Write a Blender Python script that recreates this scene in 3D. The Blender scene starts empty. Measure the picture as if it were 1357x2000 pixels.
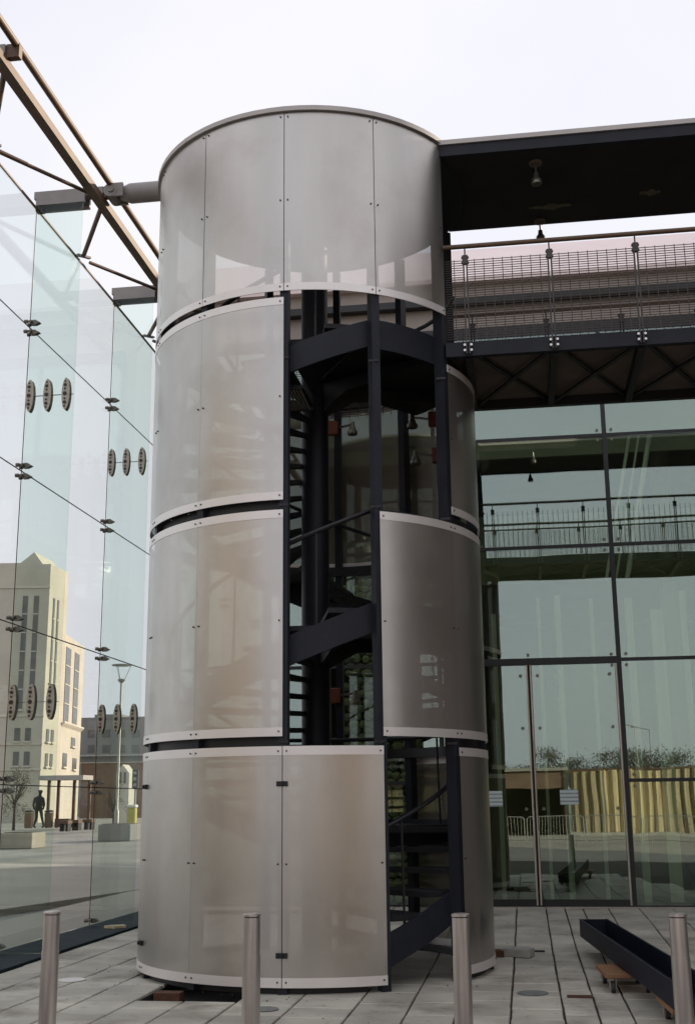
import bpy, bmesh, math, random
from mathutils import Matrix, Vector
random.seed(7)
rad = math.radians
sc = bpy.context.scene
col = sc.collection

# ------------------------------------------------------------------ camera
F_PX, PW, PH = 2293.8, 1357.0, 2000.0
R3 = Matrix(((0.98937, 0.04468, 0.13850), (0.14520, -0.23580, -0.96089), (-0.01027, 0.97077, -0.23977)))
# make it orthonormal
_x = Vector(R3.col[0]).normalized(); _y = Vector(R3.col[1]); _y = (_y - _x * _x.dot(_y)).normalized(); _z = _x.cross(_y)
R3 = Matrix((_x, _y, _z)).transposed()
CAM_H = 1.65
cd = bpy.data.cameras.new('camera'); cam = bpy.data.objects.new('camera', cd); col.objects.link(cam)
cd.sensor_width = 36; cd.sensor_height = 36; cd.sensor_fit = 'AUTO'; cd.lens = F_PX / PH * 36
cd.clip_start = 0.05; cd.clip_end = 6000
cam.matrix_world = Matrix.Translation((0, 0, CAM_H)) @ R3.to_4x4()
sc.camera = cam

def at(px, py, y):          # world point seen at photo pixel (px,py) on the vertical plane y
    d = R3 @ Vector(((px - PW / 2) / F_PX, -(py - PH / 2) / F_PX, -1))
    t = y / d.y
    return Vector((d.x * t, y, CAM_H + d.z * t))

# ------------------------------------------------------------------ sky and sun
SUN_AZ, SUN_EL = rad(50), rad(18)          # from +Y towards +X
world = bpy.data.worlds.new('World'); sc.world = world; world.use_nodes = True
nt = world.node_tree; nt.nodes.clear()
out = nt.nodes.new('ShaderNodeOutputWorld'); bg = nt.nodes.new('ShaderNodeBackground')
sky = nt.nodes.new('ShaderNodeTexSky'); sky.sky_type = 'NISHITA'; sky.sun_disc = False
sky.sun_elevation = SUN_EL; sky.sun_rotation = SUN_AZ; sky.dust_density = 3.0; sky.air_density = 1.0; sky.altitude = 50
mixn = nt.nodes.new('ShaderNodeMix'); mixn.data_type = 'RGBA'; mixn.inputs[0].default_value = 0.85
veil = nt.nodes.new('ShaderNodeTexNoise'); veil.inputs['Scale'].default_value = 2.2; veil.inputs['Detail'].default_value = 4
vr = nt.nodes.new('ShaderNodeValToRGB'); tc = nt.nodes.new('ShaderNodeTexCoord')
vr.color_ramp.elements[0].position = 0.35; vr.color_ramp.elements[0].color = (7.9, 8.0, 9.0, 1)
vr.color_ramp.elements[1].position = 0.65; vr.color_ramp.elements[1].color = (9.2, 9.05, 9.4, 1)
nt.links.new(tc.outputs['Generated'], veil.inputs['Vector']); nt.links.new(veil.outputs['Fac'], vr.inputs['Fac'])
nt.links.new(sky.outputs[0], mixn.inputs[6]); nt.links.new(vr.outputs[0], mixn.inputs[7])
nt.links.new(mixn.outputs[2], bg.inputs['Color']); bg.inputs['Strength'].default_value = 0.094
nt.links.new(bg.outputs[0], out.inputs[0])
sd = bpy.data.lights.new('sun', 'SUN'); sd.energy = 4.6; sd.angle = rad(0.6); sd.color = (1.0, 0.86, 0.68)
sun = bpy.data.objects.new('sun', sd); col.objects.link(sun)
sdir = Vector((math.sin(SUN_AZ) * math.cos(SUN_EL), math.cos(SUN_AZ) * math.cos(SUN_EL), math.sin(SUN_EL)))
sun.rotation_euler = sdir.to_track_quat('Z', 'Y').to_euler(); sun.location = (40, 40, 40)
vs = sc.view_settings; vs.view_transform = 'Standard'; vs.look = 'None'; vs.exposure = 0.35; vs.gamma = 1.0
vs.use_curve_mapping = False
sc.cycles.transparent_max_bounces = 40; sc.cycles.max_bounces = 10; sc.cycles.glossy_bounces = 6
sc.cycles.use_denoising = True; sc.cycles.caustics_reflective = False; sc.cycles.caustics_refractive = False

# ------------------------------------------------------------------ materials
MATS = {}
def mat(name, color, rough=0.6, metal=0.0, var=0.12, scale=6.0, bump=0.0, bscale=40.0, stretch=(1, 1, 1), color2=None, spec=0.5):
    m = bpy.data.materials.new(name); m.use_nodes = True; n = m.node_tree; p = n.nodes['Principled BSDF']
    p.inputs['Roughness'].default_value = rough; p.inputs['Metallic'].default_value = metal
    p.inputs['Specular IOR Level'].default_value = spec
    g = n.nodes.new('ShaderNodeNewGeometry'); mp = n.nodes.new('ShaderNodeMapping'); mp.inputs['Scale'].default_value = stretch
    n.links.new(g.outputs['Position'], mp.inputs['Vector'])
    no = n.nodes.new('ShaderNodeTexNoise'); no.inputs['Scale'].default_value = scale; no.inputs['Detail'].default_value = 5
    n.links.new(mp.outputs[0], no.inputs['Vector'])
    rp = n.nodes.new('ShaderNodeValToRGB')
    c2 = color2 or tuple(min(1, c * (1 + var)) for c in color)
    rp.color_ramp.elements[0].color = (*[c * (1 - var) for c in color], 1); rp.color_ramp.elements[0].position = 0.3
    rp.color_ramp.elements[1].color = (*c2, 1); rp.color_ramp.elements[1].position = 0.7
    n.links.new(no.outputs['Fac'], rp.inputs['Fac']); n.links.new(rp.outputs[0], p.inputs['Base Color'])
    if bump:
        nb = n.nodes.new('ShaderNodeTexNoise'); nb.inputs['Scale'].default_value = bscale
        bu = n.nodes.new('ShaderNodeBump'); bu.inputs['Strength'].default_value = bump; bu.inputs['Distance'].default_value = 0.01
        n.links.new(g.outputs['Position'], nb.inputs['Vector']); n.links.new(nb.outputs['Fac'], bu.inputs['Height'])
        n.links.new(bu.outputs[0], p.inputs['Normal'])
    MATS[name] = m
    return m

def tile_variation(m, amount):
    """vary the colour a little from one object to the next"""
    n = m.node_tree; p = n.nodes['Principled BSDF']; src = p.inputs['Base Color'].links[0].from_socket
    oi = n.nodes.new('ShaderNodeObjectInfo'); mr = n.nodes.new('ShaderNodeMapRange')
    mr.inputs['To Min'].default_value = 1 - amount; mr.inputs['To Max'].default_value = 1 + amount
    hs = n.nodes.new('ShaderNodeHueSaturation')
    n.links.new(oi.outputs['Random'], mr.inputs['Value']); n.links.new(mr.outputs[0], hs.inputs['Value'])
    n.links.new(src, hs.inputs['Color']); n.links.new(hs.outputs[0], p.inputs['Base Color'])

def stains(m, tint, lo, hi, scale, amt):
    """blotchy dirt with its own shape"""
    n = m.node_tree; p = n.nodes['Principled BSDF']; src = p.inputs['Base Color'].links[0].from_socket
    g = n.nodes.new('ShaderNodeNewGeometry'); no = n.nodes.new('ShaderNodeTexNoise'); no.inputs['Scale'].default_value = scale; no.inputs['Detail'].default_value = 8; no.inputs['Roughness'].default_value = 0.65
    mr = n.nodes.new('ShaderNodeMapRange'); mr.inputs['From Min'].default_value = lo; mr.inputs['From Max'].default_value = hi; mr.inputs['To Max'].default_value = amt
    mx = n.nodes.new('ShaderNodeMix'); mx.data_type = 'RGBA'; mx.inputs[7].default_value = (*tint, 1)
    n.links.new(g.outputs['Position'], no.inputs['Vector']); n.links.new(no.outputs['Fac'], mr.inputs['Value']); n.links.new(mr.outputs[0], mx.inputs[0])
    n.links.new(src, mx.inputs[6]); n.links.new(mx.outputs[2], p.inputs['Base Color'])

def perforate(m, open_frac):
    """sheet metal with holes too fine to see: part of the light goes straight through"""
    n = m.node_tree; p = n.nodes['Principled BSDF']; o = n.nodes['Material Output']
    t = n.nodes.new('ShaderNodeBsdfTransparent'); mx = n.nodes.new('ShaderNodeMixShader'); mx.inputs[0].default_value = open_frac
    n.links.new(p.outputs[0], mx.inputs[1]); n.links.new(t.outputs[0], mx.inputs[2]); n.links.new(mx.outputs[0], o.inputs['Surface'])

def glass(name, tint, refl, refl_col, wob=0.0, facing=0.0):
    m = bpy.data.materials.new(name); m.use_nodes = True; n = m.node_tree
    n.nodes.remove(n.nodes['Principled BSDF']); o = n.nodes['Material Output']
    t = n.nodes.new('ShaderNodeBsdfTransparent'); t.inputs[0].default_value = (*tint, 1)
    g = n.nodes.new('ShaderNodeBsdfGlossy'); g.inputs['Color'].default_value = (*refl_col, 1); g.inputs['Roughness'].default_value = 0.0
    mx = n.nodes.new('ShaderNodeMixShader')
    lw = n.nodes.new('ShaderNodeLayerWeight'); lw.inputs['Blend'].default_value = 0.5      # Schlick: F0 + (1-F0)*(1-cos)^5, same on both faces
    pw = n.nodes.new('ShaderNodeMath'); pw.operation = 'POWER'; pw.inputs[1].default_value = 5.0
    ad = n.nodes.new('ShaderNodeMath'); ad.operation = 'MULTIPLY_ADD'; ad.use_clamp = True; ad.inputs[1].default_value = 1 - refl; ad.inputs[2].default_value = refl
    n.links.new(lw.outputs['Facing'], pw.inputs[0]); n.links.new(pw.outputs[0], ad.inputs[0]); n.links.new(ad.outputs[0], mx.inputs[0])
    n.links.new(t.outputs[0], mx.inputs[1]); n.links.new(g.outputs[0], mx.inputs[2]); n.links.new(mx.outputs[0], o.inputs['Surface'])
    if wob:
        ge = n.nodes.new('ShaderNodeNewGeometry'); no = n.nodes.new('ShaderNodeTexNoise'); no.inputs['Scale'].default_value = 0.7
        no.inputs['Detail'].default_value = 1
        bu = n.nodes.new('ShaderNodeBump'); bu.inputs['Strength'].default_value = wob; bu.inputs['Distance'].default_value = 0.02
        n.links.new(ge.outputs['Position'], no.inputs['Vector']); n.links.new(no.outputs['Fac'], bu.inputs['Height'])
        n.links.new(bu.outputs[0], g.inputs['Normal'])
    MATS[name] = m
    return m

M = MATS
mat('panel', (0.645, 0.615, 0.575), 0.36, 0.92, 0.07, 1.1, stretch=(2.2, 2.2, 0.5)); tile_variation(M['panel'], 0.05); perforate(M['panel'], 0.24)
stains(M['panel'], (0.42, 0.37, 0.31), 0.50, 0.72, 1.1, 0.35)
mat('panel_shaded', (0.20, 0.17, 0.125), 0.6, 0.3, 0.1, 1.5); perforate(M['panel_shaded'], 0.26)  # same sheet metal, with the shade on the far panels put into the colour
def streaks(m, base, amp, scale, stretch):
    """uneven gloss: rain streaks and dust"""
    n = m.node_tree; p = n.nodes['Principled BSDF']; g = n.nodes.new('ShaderNodeNewGeometry'); mp = n.nodes.new('ShaderNodeMapping'); mp.inputs['Scale'].default_value = stretch
    no = n.nodes.new('ShaderNodeTexNoise'); no.inputs['Scale'].default_value = scale; no.inputs['Detail'].default_value = 2; mr = n.nodes.new('ShaderNodeMapRange')
    mr.inputs['From Min'].default_value = 0.3; mr.inputs['From Max'].default_value = 0.7; mr.inputs['To Min'].default_value = base - amp; mr.inputs['To Max'].default_value = base + amp
    n.links.new(g.outputs['Position'], mp.inputs['Vector']); n.links.new(mp.outputs[0], no.inputs['Vector']); n.links.new(no.outputs['Fac'], mr.inputs['Value']); n.links.new(mr.outputs[0], p.inputs['Roughness'])
streaks(M['panel'], 0.33, 0.03, 1.2, (2.0, 2.0, 0.5))
mat('panel_edge', (0.80, 0.76, 0.73), 0.42, 0.5, 0.04, 2.0)
mat('navy', (0.006, 0.007, 0.012), 0.5, 0.0, 0.25, 5.0, spec=0.3)
mat('navy_fascia', (0.018, 0.020, 0.028), 0.55, 0.0, 0.2, 3.0, spec=0.25)
mat('black_steel', (0.006, 0.006, 0.008), 0.5, 0.0, 0.3, 5.0)
mat('tread', (0.016, 0.016, 0.018), 0.65, 0.0, 0.25, 9.0, spec=0.3)
mat('cap', (0.46, 0.43, 0.41), 0.5, 0.2, 0.08, 3.0)
mat('stainless', (0.56, 0.51, 0.475), 0.36, 0.85, 0.2, 3.0, stretch=(9, 9, 0.6))
mat('fitting', (0.16, 0.15, 0.13), 0.38, 0.8, 0.2, 20)
mat('fitting_plate', (0.42, 0.38, 0.32), 0.42, 0.6, 0.15, 30)
mat('bolt', (0.06, 0.055, 0.05), 0.5, 0.5, 0.2, 20)
mat('bright_bolt', (0.65, 0.63, 0.6), 0.3, 0.8, 0.1, 20)
mat('truss', (0.12, 0.072, 0.042), 0.5, 0.1, 0.2, 4.0)
mat('truss_grey', (0.27, 0.25, 0.24), 0.5, 0.2, 0.1, 4.0)
mat('seal', (0.07, 0.06, 0.05), 0.7, 0, 0.2, 8)
mat('mullion', (0.012, 0.014, 0.014), 0.45, 0, 0.2, 5)
mat('paving', (0.46, 0.435, 0.37), 0.75, 0, 0.22, 1.7, bump=0.25, bscale=60); tile_variation(M['paving'], 0.13)
stains(M['paving'], (0.13, 0.105, 0.075), 0.52, 0.72, 1.3, 0.75); stains(M['paving'], (0.10, 0.09, 0.075), 0.60, 0.70, 9.0, 0.6)
mat('bedding', (0.045, 0.040, 0.033), 0.95, 0, 0.3, 12, bump=0.5)
mat('pit', (0.012, 0.011, 0.010), 0.95, 0, 0.3, 12)
mat('asphalt', (0.24, 0.235, 0.215), 0.9, 0, 0.25, 0.5, bump=0.3)
mat('street_paving', (0.36, 0.32, 0.275), 0.9, 0, 0.12, 0.3)
mat('kerb', (0.42, 0.40, 0.37), 0.85, 0, 0.1, 2)
mat('plinth', (0.022, 0.032, 0.038), 0.8, 0, 0.2, 4, spec=0.15)
mat('stone', (0.54, 0.495, 0.42), 0.9, 0, 0.08, 0.6)  # paler, greyer stone: distant haze is put into the colour
mat('stone_trim', (0.60, 0.55, 0.47), 0.9, 0, 0.08, 0.8)
mat('window_dark', (0.12, 0.12, 0.115), 0.25, 0, 0.2, 1)  # lightened, so haze over the far building sits in the colour
mat('concrete', (0.25, 0.25, 0.24), 0.9, 0, 0.1, 0.5)
mat('brick_red', (0.19, 0.125, 0.09), 0.9, 0, 0.15, 2)
mat('cloth', (0.02, 0.022, 0.022), 0.9, 0, 0.3, 6)
mat('skin', (0.35, 0.22, 0.15), 0.6, 0, 0.05, 6)
mat('roof_white', (0.86, 0.72, 0.69), 0.6, 0, 0.05, 0.8)
mat('eaves', (0.36, 0.31, 0.27), 0.8, 0, 0.08, 1)
mat('wall_grey', (0.33, 0.31, 0.28), 0.8, 0, 0.08, 1)
mat('interior', (0.20, 0.175, 0.105), 0.85, 0, 0.15, 0.8)
mat('interior_pale', (0.34, 0.33, 0.27), 0.85, 0, 0.08, 1)
mat('blind', (0.60, 0.62, 0.54), 0.8, 0, 0.12, 1.5, stretch=(4, 4, 0.4))
mat('interior_floor', (0.07, 0.07, 0.06), 0.4, 0, 0.15, 1)
mat('soffit', (0.016, 0.014, 0.011), 0.75, 0, 0.35, 2.5)
mat('deck', (0.15, 0.118, 0.098), 0.8, 0, 0.2, 2.5)
mat('mesh_wire', (0.060, 0.048, 0.040), 0.5, 0.4, 0.2, 10)
mat('orange', (0.21, 0.06, 0.022), 0.5, 0, 0.1, 10)
mat('lamp_metal', (0.20, 0.185, 0.155), 0.35, 0.7, 0.15, 10)
mat('plaster_stain', (0.13, 0.12, 0.085), 0.9, 0, 0.3, 8)
mat('channel', (0.007, 0.008, 0.020), 0.55, 0, 0.3, 4, spec=0.2); stains(M['channel'], (0.05, 0.028, 0.015), 0.60, 0.72, 5.0, 0.7)
mat('wood', (0.24, 0.125, 0.06), 0.7, 0, 0.25, 4, stretch=(1, 12, 1))
mat('rust', (0.085, 0.035, 0.018), 0.85, 0, 0.3, 14)
mat('rubber', (0.03, 0.03, 0.03), 0.7, 0, 0.2, 8)
mat('wheel_grey', (0.22, 0.23, 0.24), 0.4, 0.3, 0.1, 8)
mat('block', (0.36, 0.345, 0.31), 0.85, 0, 0.12, 12, bump=0.4)
mat('cover_grey', (0.20, 0.205, 0.20), 0.55, 0.3, 0.12, 20)
mat('white_paint', (0.78, 0.76, 0.73), 0.6, 0, 0.04, 8)
mat('yellow', (0.50, 0.42, 0.08), 0.6, 0, 0.1, 12)
mat('hoarding', (0.50, 0.41, 0.25), 0.6, 0.1, 0.35, 1.5, stretch=(3, 3, 0.3)); tile_variation(M['hoarding'], 0.3)
mat('cobble', (0.34, 0.32, 0.21), 0.9, 0, 0.3, 4)
mat('bark', (0.06, 0.045, 0.035), 0.95, 0, 0.2, 6)
mat('leaves', (0.085, 0.08, 0.055), 0.8, 0, 0.35, 0.9)  # lightened leaf tone, with the haze of the far skyline in it
mat('galv', (0.36, 0.35, 0.33), 0.45, 0.6, 0.1, 6)
glass('glass_wall', (0.97, 0.985, 0.976), 0.03, (0.8, 0.85, 0.85))
glass('glass_fin', (0.91, 0.952, 0.932), 0.02, (0.8, 0.9, 0.88))
glass('glass_facade', (0.80, 0.87, 0.78), 0.18, (0.88, 1.0, 0.95), wob=0.10)
# printed notice: a few lines of grey print on white paper, too small to read
m = mat('notice', (0.62, 0.72, 0.72), 0.8, 0, 0.03, 5)
n = m.node_tree; p = n.nodes['Principled BSDF']; src = p.inputs['Base Color'].links[0].from_socket
ge = n.nodes.new('ShaderNodeNewGeometry'); wv = n.nodes.new('ShaderNodeTexWave'); wv.bands_direction = 'Z'; wv.inputs['Scale'].default_value = 5.5
wv.inputs['Distortion'].default_value = 1.2; wv.inputs['Detail Scale'].default_value = 9
rp = n.nodes.new('ShaderNodeValToRGB'); rp.color_ramp.elements[0].position = 0.62; rp.color_ramp.elements[1].position = 0.78
mx = n.nodes.new('ShaderNodeMix'); mx.data_type = 'RGBA'; mx.inputs[7].default_value = (0.30, 0.36, 0.37, 1)
n.links.new(ge.outputs['Position'], wv.inputs['Vector']); n.links.new(wv.outputs['Fac'], rp.inputs['Fac']); n.links.new(rp.outputs[0], mx.inputs[0])
n.links.new(src, mx.inputs[6]); n.links.new(mx.outputs[2], p.inputs['Base Color'])

# ------------------------------------------------------------------ mesh helpers
class B:
    """collects shapes in world (or thing-local) coordinates into one mesh"""
    def __init__(s): s.v = []; s.f = []
    def add(s, vs, fs):
        o = len(s.v); s.v += [tuple(q) for q in vs]; s.f += [tuple(i + o for i in g) for g in fs]; return s
    def box(s, x0, x1, y0, y1, z0, z1):
        return s.add([(x0, y0, z0), (x1, y0, z0), (x1, y1, z0), (x0, y1, z0), (x0, y0, z1), (x1, y0, z1), (x1, y1, z1), (x0, y1, z1)],
                     [(3, 2, 1, 0), (4, 5, 6, 7), (0, 1, 5, 4), (1, 2, 6, 5), (2, 3, 7, 6), (3, 0, 4, 7)])
    def bar(s, a, b, w, h, up=(0, 0, 1)):
        a, b = Vector(a), Vector(b); d = (b - a).normalized(); u = Vector(up)
        r = d.cross(u)
        if r.length < 1e-4: r = d.cross(Vector((0, 1, 0)))
        r.normalize(); u = r.cross(d); r *= w / 2; u *= h / 2
        q = [a - r - u, a + r - u, a + r + u, a - r + u, b - r - u, b + r - u, b + r + u, b - r + u]
        return s.add(q, [(0, 1, 2, 3), (7, 6, 5, 4), (0, 4, 5, 1), (1, 5, 6, 2), (2, 6, 7, 3), (3, 7, 4, 0)])
    def tube(s, a, b, r, r2=None, n=12):
        a, b = Vector(a), Vector(b); d = (b - a).normalized(); r2 = r if r2 is None else r2
        e = d.cross(Vector((0, 0, 1)) if abs(d.z) < 0.9 else Vector((1, 0, 0))).normalized(); g = d.cross(e)
        ra = [a + (e * math.cos(2 * math.pi * i / n) + g * math.sin(2 * math.pi * i / n)) * r for i in range(n)]
        rb = [b + (e * math.cos(2 * math.pi * i / n) + g * math.sin(2 * math.pi * i / n)) * r2 for i in range(n)]
        fs = [(i, (i + 1) % n, n + (i + 1) % n, n + i) for i in range(n)] + [tuple(range(n - 1, -1, -1)), tuple(range(n, 2 * n))]
        return s.add(ra + rb, fs)
    def path(s, pts, r, n=8):
        for a, b in zip(pts[:-1], pts[1:]): s.tube(a, b, r, n=n)
        return s
    def lathe(s, c, prof, n=24):
        c = Vector(c); vs = []; fs = []
        for (r, z) in prof:
            for i in range(n):
                t = 2 * math.pi * i / n; vs.append((c.x + r * math.cos(t), c.y + r * math.sin(t), c.z + z))
        for k in range(len(prof) - 1):
            for i in range(n):
                j = (i + 1) % n; fs.append((k * n + i, k * n + j, (k + 1) * n + j, (k + 1) * n + i))
        fs.append(tuple(range(n - 1, -1, -1))); fs.append(tuple((len(prof) - 1) * n + i for i in range(n)))
        return s.add(vs, fs)
    def arc(s, r0, r1, t0, t1, z0, z1, n=None, zf0=None, zf1=None, c=None):
        """curved plate round the tower axis; angles in degrees, 0 faces -Y, + turns towards +X"""
        cx, cy = c or AX
        n = n or max(1, int(abs(t1 - t0) / 2.5)); vs = []; fs = []
        for i in range(n + 1):
            t = t0 + (t1 - t0) * i / n; a = rad(t); sx, cy_ = math.sin(a), -math.cos(a)
            lo = zf0(t) if zf0 else z0; hi = zf1(t) if zf1 else z1
            vs += [(cx + r0 * sx, cy + r0 * cy_, lo), (cx + r1 * sx, cy + r1 * cy_, lo), (cx + r1 * sx, cy + r1 * cy_, hi), (cx + r0 * sx, cy + r0 * cy_, hi)]
        for i in range(n):
            o = i * 4; q = o + 4
            for k in range(4):
                l = (k + 1) % 4; fs.append((o + k, o + l, q + l, q + k))
        fs += [(3, 2, 1, 0), tuple(n * 4 + k for k in range(4))]
        return s.add(vs, fs)
    def prism(s, pts, d):
        """planar outline pts swept by vector d"""
        d = Vector(d); n = len(pts); a = [Vector(q) for q in pts]; b = [q + d for q in a]
        return s.add(a + b, [tuple(range(n)), tuple(range(2 * n - 1, n - 1, -1))] + [(i, n + i, n + (i + 1) % n, (i + 1) % n) for i in range(n)])
    def build(s, name, m, parent=None, smooth=False, local=False, bevel=0.0):
        off = Vector((0, 0, 0))
        if parent is not None and not local:
            q = parent
            while q is not None: off += q.location; q = q.parent
        me = bpy.data.meshes.new(name); me.from_pydata([tuple(Vector(q) - off) for q in s.v], [], s.f)
        bm = bmesh.new(); bm.from_mesh(me); bmesh.ops.recalc_face_normals(bm, faces=bm.faces)
        if bevel: bmesh.ops.bevel(bm, geom=bm.edges[:], offset=bevel, segments=1, affect='EDGES')
        bm.to_mesh(me); bm.free()
        if smooth:
            me.polygons.foreach_set('use_smooth', [True] * len(me.polygons))
            me.set_sharp_from_angle(angle=rad(38))
        me.materials.append(M[m]); o = bpy.data.objects.new(name, me); col.objects.link(o)
        if parent is not None: o.parent = parent
        return o

def thing(name, label, cat, loc=(0, 0, 0), rz=0.0, group=None):
    o = bpy.data.objects.new(name, None); col.objects.link(o); o.location = loc; o.rotation_euler.z = rz; o.empty_display_size = 0.2
    return tag(o, label, cat, group)
def tag(o, label, cat, group=None):
    o['label'] = label; o['category'] = cat
    if group: o['group'] = group
    return o
def struct(o): o['kind'] = 'structure'; return o
def stuff(o): o['kind'] = 'stuff'; return o
def copy_tree(o, parent=None):
    c = o.copy(); col.objects.link(c); c.parent = parent
    for ch in list(o.children):
        if ch is not c: copy_tree(ch, c)
    return c
def cylp(th, r, z): return Vector((AX[0] + r * math.sin(rad(th)), AX[1] - r * math.cos(rad(th)), z))

AX = (-2.2, 12.71)          # axis of the stair tower
RT = 1.83                   # outer radius of its cladding
XW = -6.03                  # plane of the free-standing glass wall
YF = 18.5                   # plane of the glazed building front
def smooth01(t): t = max(0, min(1, t)); return t * t * (3 - 2 * t)
def gz(x, y): return 0.112 * smooth01((y - 13.2) / 5.2) * smooth01((x + 4.3) / 2.5)      # plaza rises gently to the doors
def sz(x, y): return 0.58 * smooth01((y - 24) / 30.0) * smooth01((-x - 6.6) / 3.0)       # street rises away from the wall

# ------------------------------------------------------------------ ground
b = B()
xs = [-2500, -400, -120, -60, -40, -30, -24, -19, -15, -12, -10, -8.5, -7.4, -6.6, 0, 30, 120, 600, 2500]
ys = [-2500, -500, -100, -40, 0, 10, 18, 24, 27, 30, 34, 38, 42, 46, 50, 54, 60, 80, 110, 160, 400, 2500]
for y in ys:
    for x in xs: b.v.append((x, y, sz(x, y) - 0.10))
for j in range(len(ys) - 1):
    for i in range(len(xs) - 1):
        k = j * len(xs) + i; b.f.append((k, k + 1, k + 1 + len(xs), k + len(xs)))
struct(b.build('ground', 'asphalt', smooth=True))

# paved plaza: a bedding layer with separate slabs on it
b = B()
HX0, HX1, HY0, HY1 = -3.42, -2.52, 10.52, 11.60      # slabs left out beside the tower (open pit)
gx = [-5.36, -4.9, -4.3, -3.9, HX0, HX1, -2.2, -1.8, -1.0, 0.0, 1.0, 2.5, 4.0, 7.0]
gy = [2.0, 6.0, 9.0, HY0, HY1, 13.2, 13.8, 14.4, 15.0, 15.6, 16.2, 16.8, 17.4, 18.0, YF - 0.02]
nx, ny = len(gx) - 1, len(gy) - 1
for y in gy:
    for x in gx: b.v.append((x, y, gz(x, y) - 0.022))
for j in range(ny):
    for i in range(nx):
        if gx[i] == HX0 and gy[j] == HY0: continue
        k = j * (nx + 1) + i; b.f.append((k, k + 1, k + nx + 2, k + nx + 1))
plaza = struct(b.build('plaza_pavement', 'bedding'))
xj = [-5.34, -4.86, -4.36, -3.88, -3.42, -2.98, -2.52, -2.0, -1.47, -1.02, -0.62, -0.19, 0.23, 0.50, 0.76, 1.12, 1.56, 2.02, 2.46, 2.92, 3.4, 3.9]
slabs = []
for i in range(len(xj) - 1):
    x0, x1 = xj[i], xj[i + 1]
    y = 8.2 + random.choice((0.0, 0.22, 0.4))
    while y < YF - 0.12:
        dy = random.choice((0.46, 0.46, 0.62, 0.31, 0.46)) if not (-0.2 <= x0 < 0.8 and 10.6 < y < 13.4) else random.choice((0.31, 0.46, 0.62))
        y1 = min(y + dy, YF - 0.07)
        if HX0 - 0.01 <= x0 < HX1 - 0.01:
            for hy in (HY0, HY1):
                if y < hy - 0.02 and y1 > hy - 0.15: y1 = hy; break
        cxm, cym = (x0 + x1) / 2, (y + y1) / 2
        inpit = HX0 - 0.01 <= x0 and x1 <= HX1 + 0.01 and cym > HY0 and cym < HY1
        px_ok = -0.50 < cxm / cym < 0.235
        rr = math.hypot(cxm - AX[0], cym - AX[1])
        if not inpit and px_ok and rr > 0.9 and y1 - y > 0.05: slabs.append((x0, x1, y, y1))
        y = y1
slabs.sort(key=lambda q: q[2])
rest = B()
for k, (x0, x1, y0, y1) in enumerate(slabs):
    g = 0.006 + random.random() * 0.006; t = random.uniform(-0.0025, 0.0025); u = random.uniform(-0.002, 0.002)
    def hz(x, y): return gz(x, y) + t + u * (1 if x > x0 + 0.1 else -1)
    a = [(x0 + g, y0 + g), (x1 - g, y0 + g), (x1 - g, y1 - g), (x0 + g, y1 - g)]
    vs_ = [(x, y, gz(x, y) - 0.05) for x, y in a] + [(x, y, hz(x, y) - 0.006) for x, y in a]
    e = 0.006; a2 = [(x0 + g + e, y0 + g + e), (x1 - g - e, y0 + g + e), (x1 - g - e, y1 - g - e), (x0 + g + e, y1 - g - e)]
    vs_ += [(x, y, hz(x, y)) for x, y in a2]
    fs_ = [(0, 1, 5, 4), (1, 2, 6, 5), (2, 3, 7, 6), (3, 0, 4, 7), (4, 5, 9, 8), (5, 6, 10, 9), (6, 7, 11, 10), (7, 4, 8, 11), (8, 9, 10, 11)]
    if k < 300: B().add(vs_, fs_).build('paving_slab', 'paving', plaza)
    else: rest.add(vs_, fs_)
if rest.v: stuff(rest.build('paving_slabs_beyond', 'paving', plaza))
# the pit where slabs are lifted
b = B().box(HX0, HX1, HY0, HY1, -0.097, -0.09)
b.box(HX0 - 0.02, HX0, HY0, HY1, -0.097, -0.023).box(HX1, HX1 + 0.02, HY0, HY1, -0.097, -0.023).box(HX0, HX1, HY0 - 0.02, HY0, -0.097, -0.023).box(HX0, HX1, HY1, HY1 + 0.02, -0.097, -0.023)
b.build('open_pit', 'pit', plaza)
B().box(-3.40, -3.16, 10.98, 11.14, -0.092, -0.01).build('loose_brick', 'rust', plaza)

# street beyond the glass wall
b = B()
def strip(pts, w, dz, m, name):
    q = B()
    for (p0, p1) in zip(pts[:-1], pts[1:]):
        n_ = 24
        for i in range(n_):
            a0 = [p0[k] + (p1[k] - p0[k]) * i / n_ for k in (0, 1)]; a1 = [p0[k] + (p1[k] - p0[k]) * (i + 1) / n_ for k in (0, 1)]
            dx, dy = p1[0] - p0[0], p1[1] - p0[1]; l = math.hypot(dx, dy); nxn, nyn = -dy / l * w, dx / l * w
            vs_ = [(a0[0], a0[1]), (a1[0], a1[1]), (a1[0] + nxn, a1[1] + nyn), (a0[0] + nxn, a0[1] + nyn)]
            q.add([(x, y, sz(x, y) - 0.10) for x, y in vs_] + [(x, y, sz(x, y) - 0.10 + dz) for x, y in vs_],
                  [(4, 5, 6, 7), (0, 1, 5, 4), (1, 2, 6, 5), (2, 3, 7, 6), (3, 0, 4, 7)])
    return struct(q.build(name, m))
strip([(-6.3, 30.5), (-60, 41)], 30, 0.11, 'street_paving', 'pavement')
strip([(-6.3, 29.9), (-60, 40.4)], 0.58, 0.13, 'kerb', 'kerb')
struct(B().box(-5.4, 30, -23.2, 1.9, -0.08, -0.03).build('forecourt', 'street_paving'))
strip([(-6.12, 6.0), (-6.12, 25.0)], 1.6, 0.10, 'street_paving', 'pavement')

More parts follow.
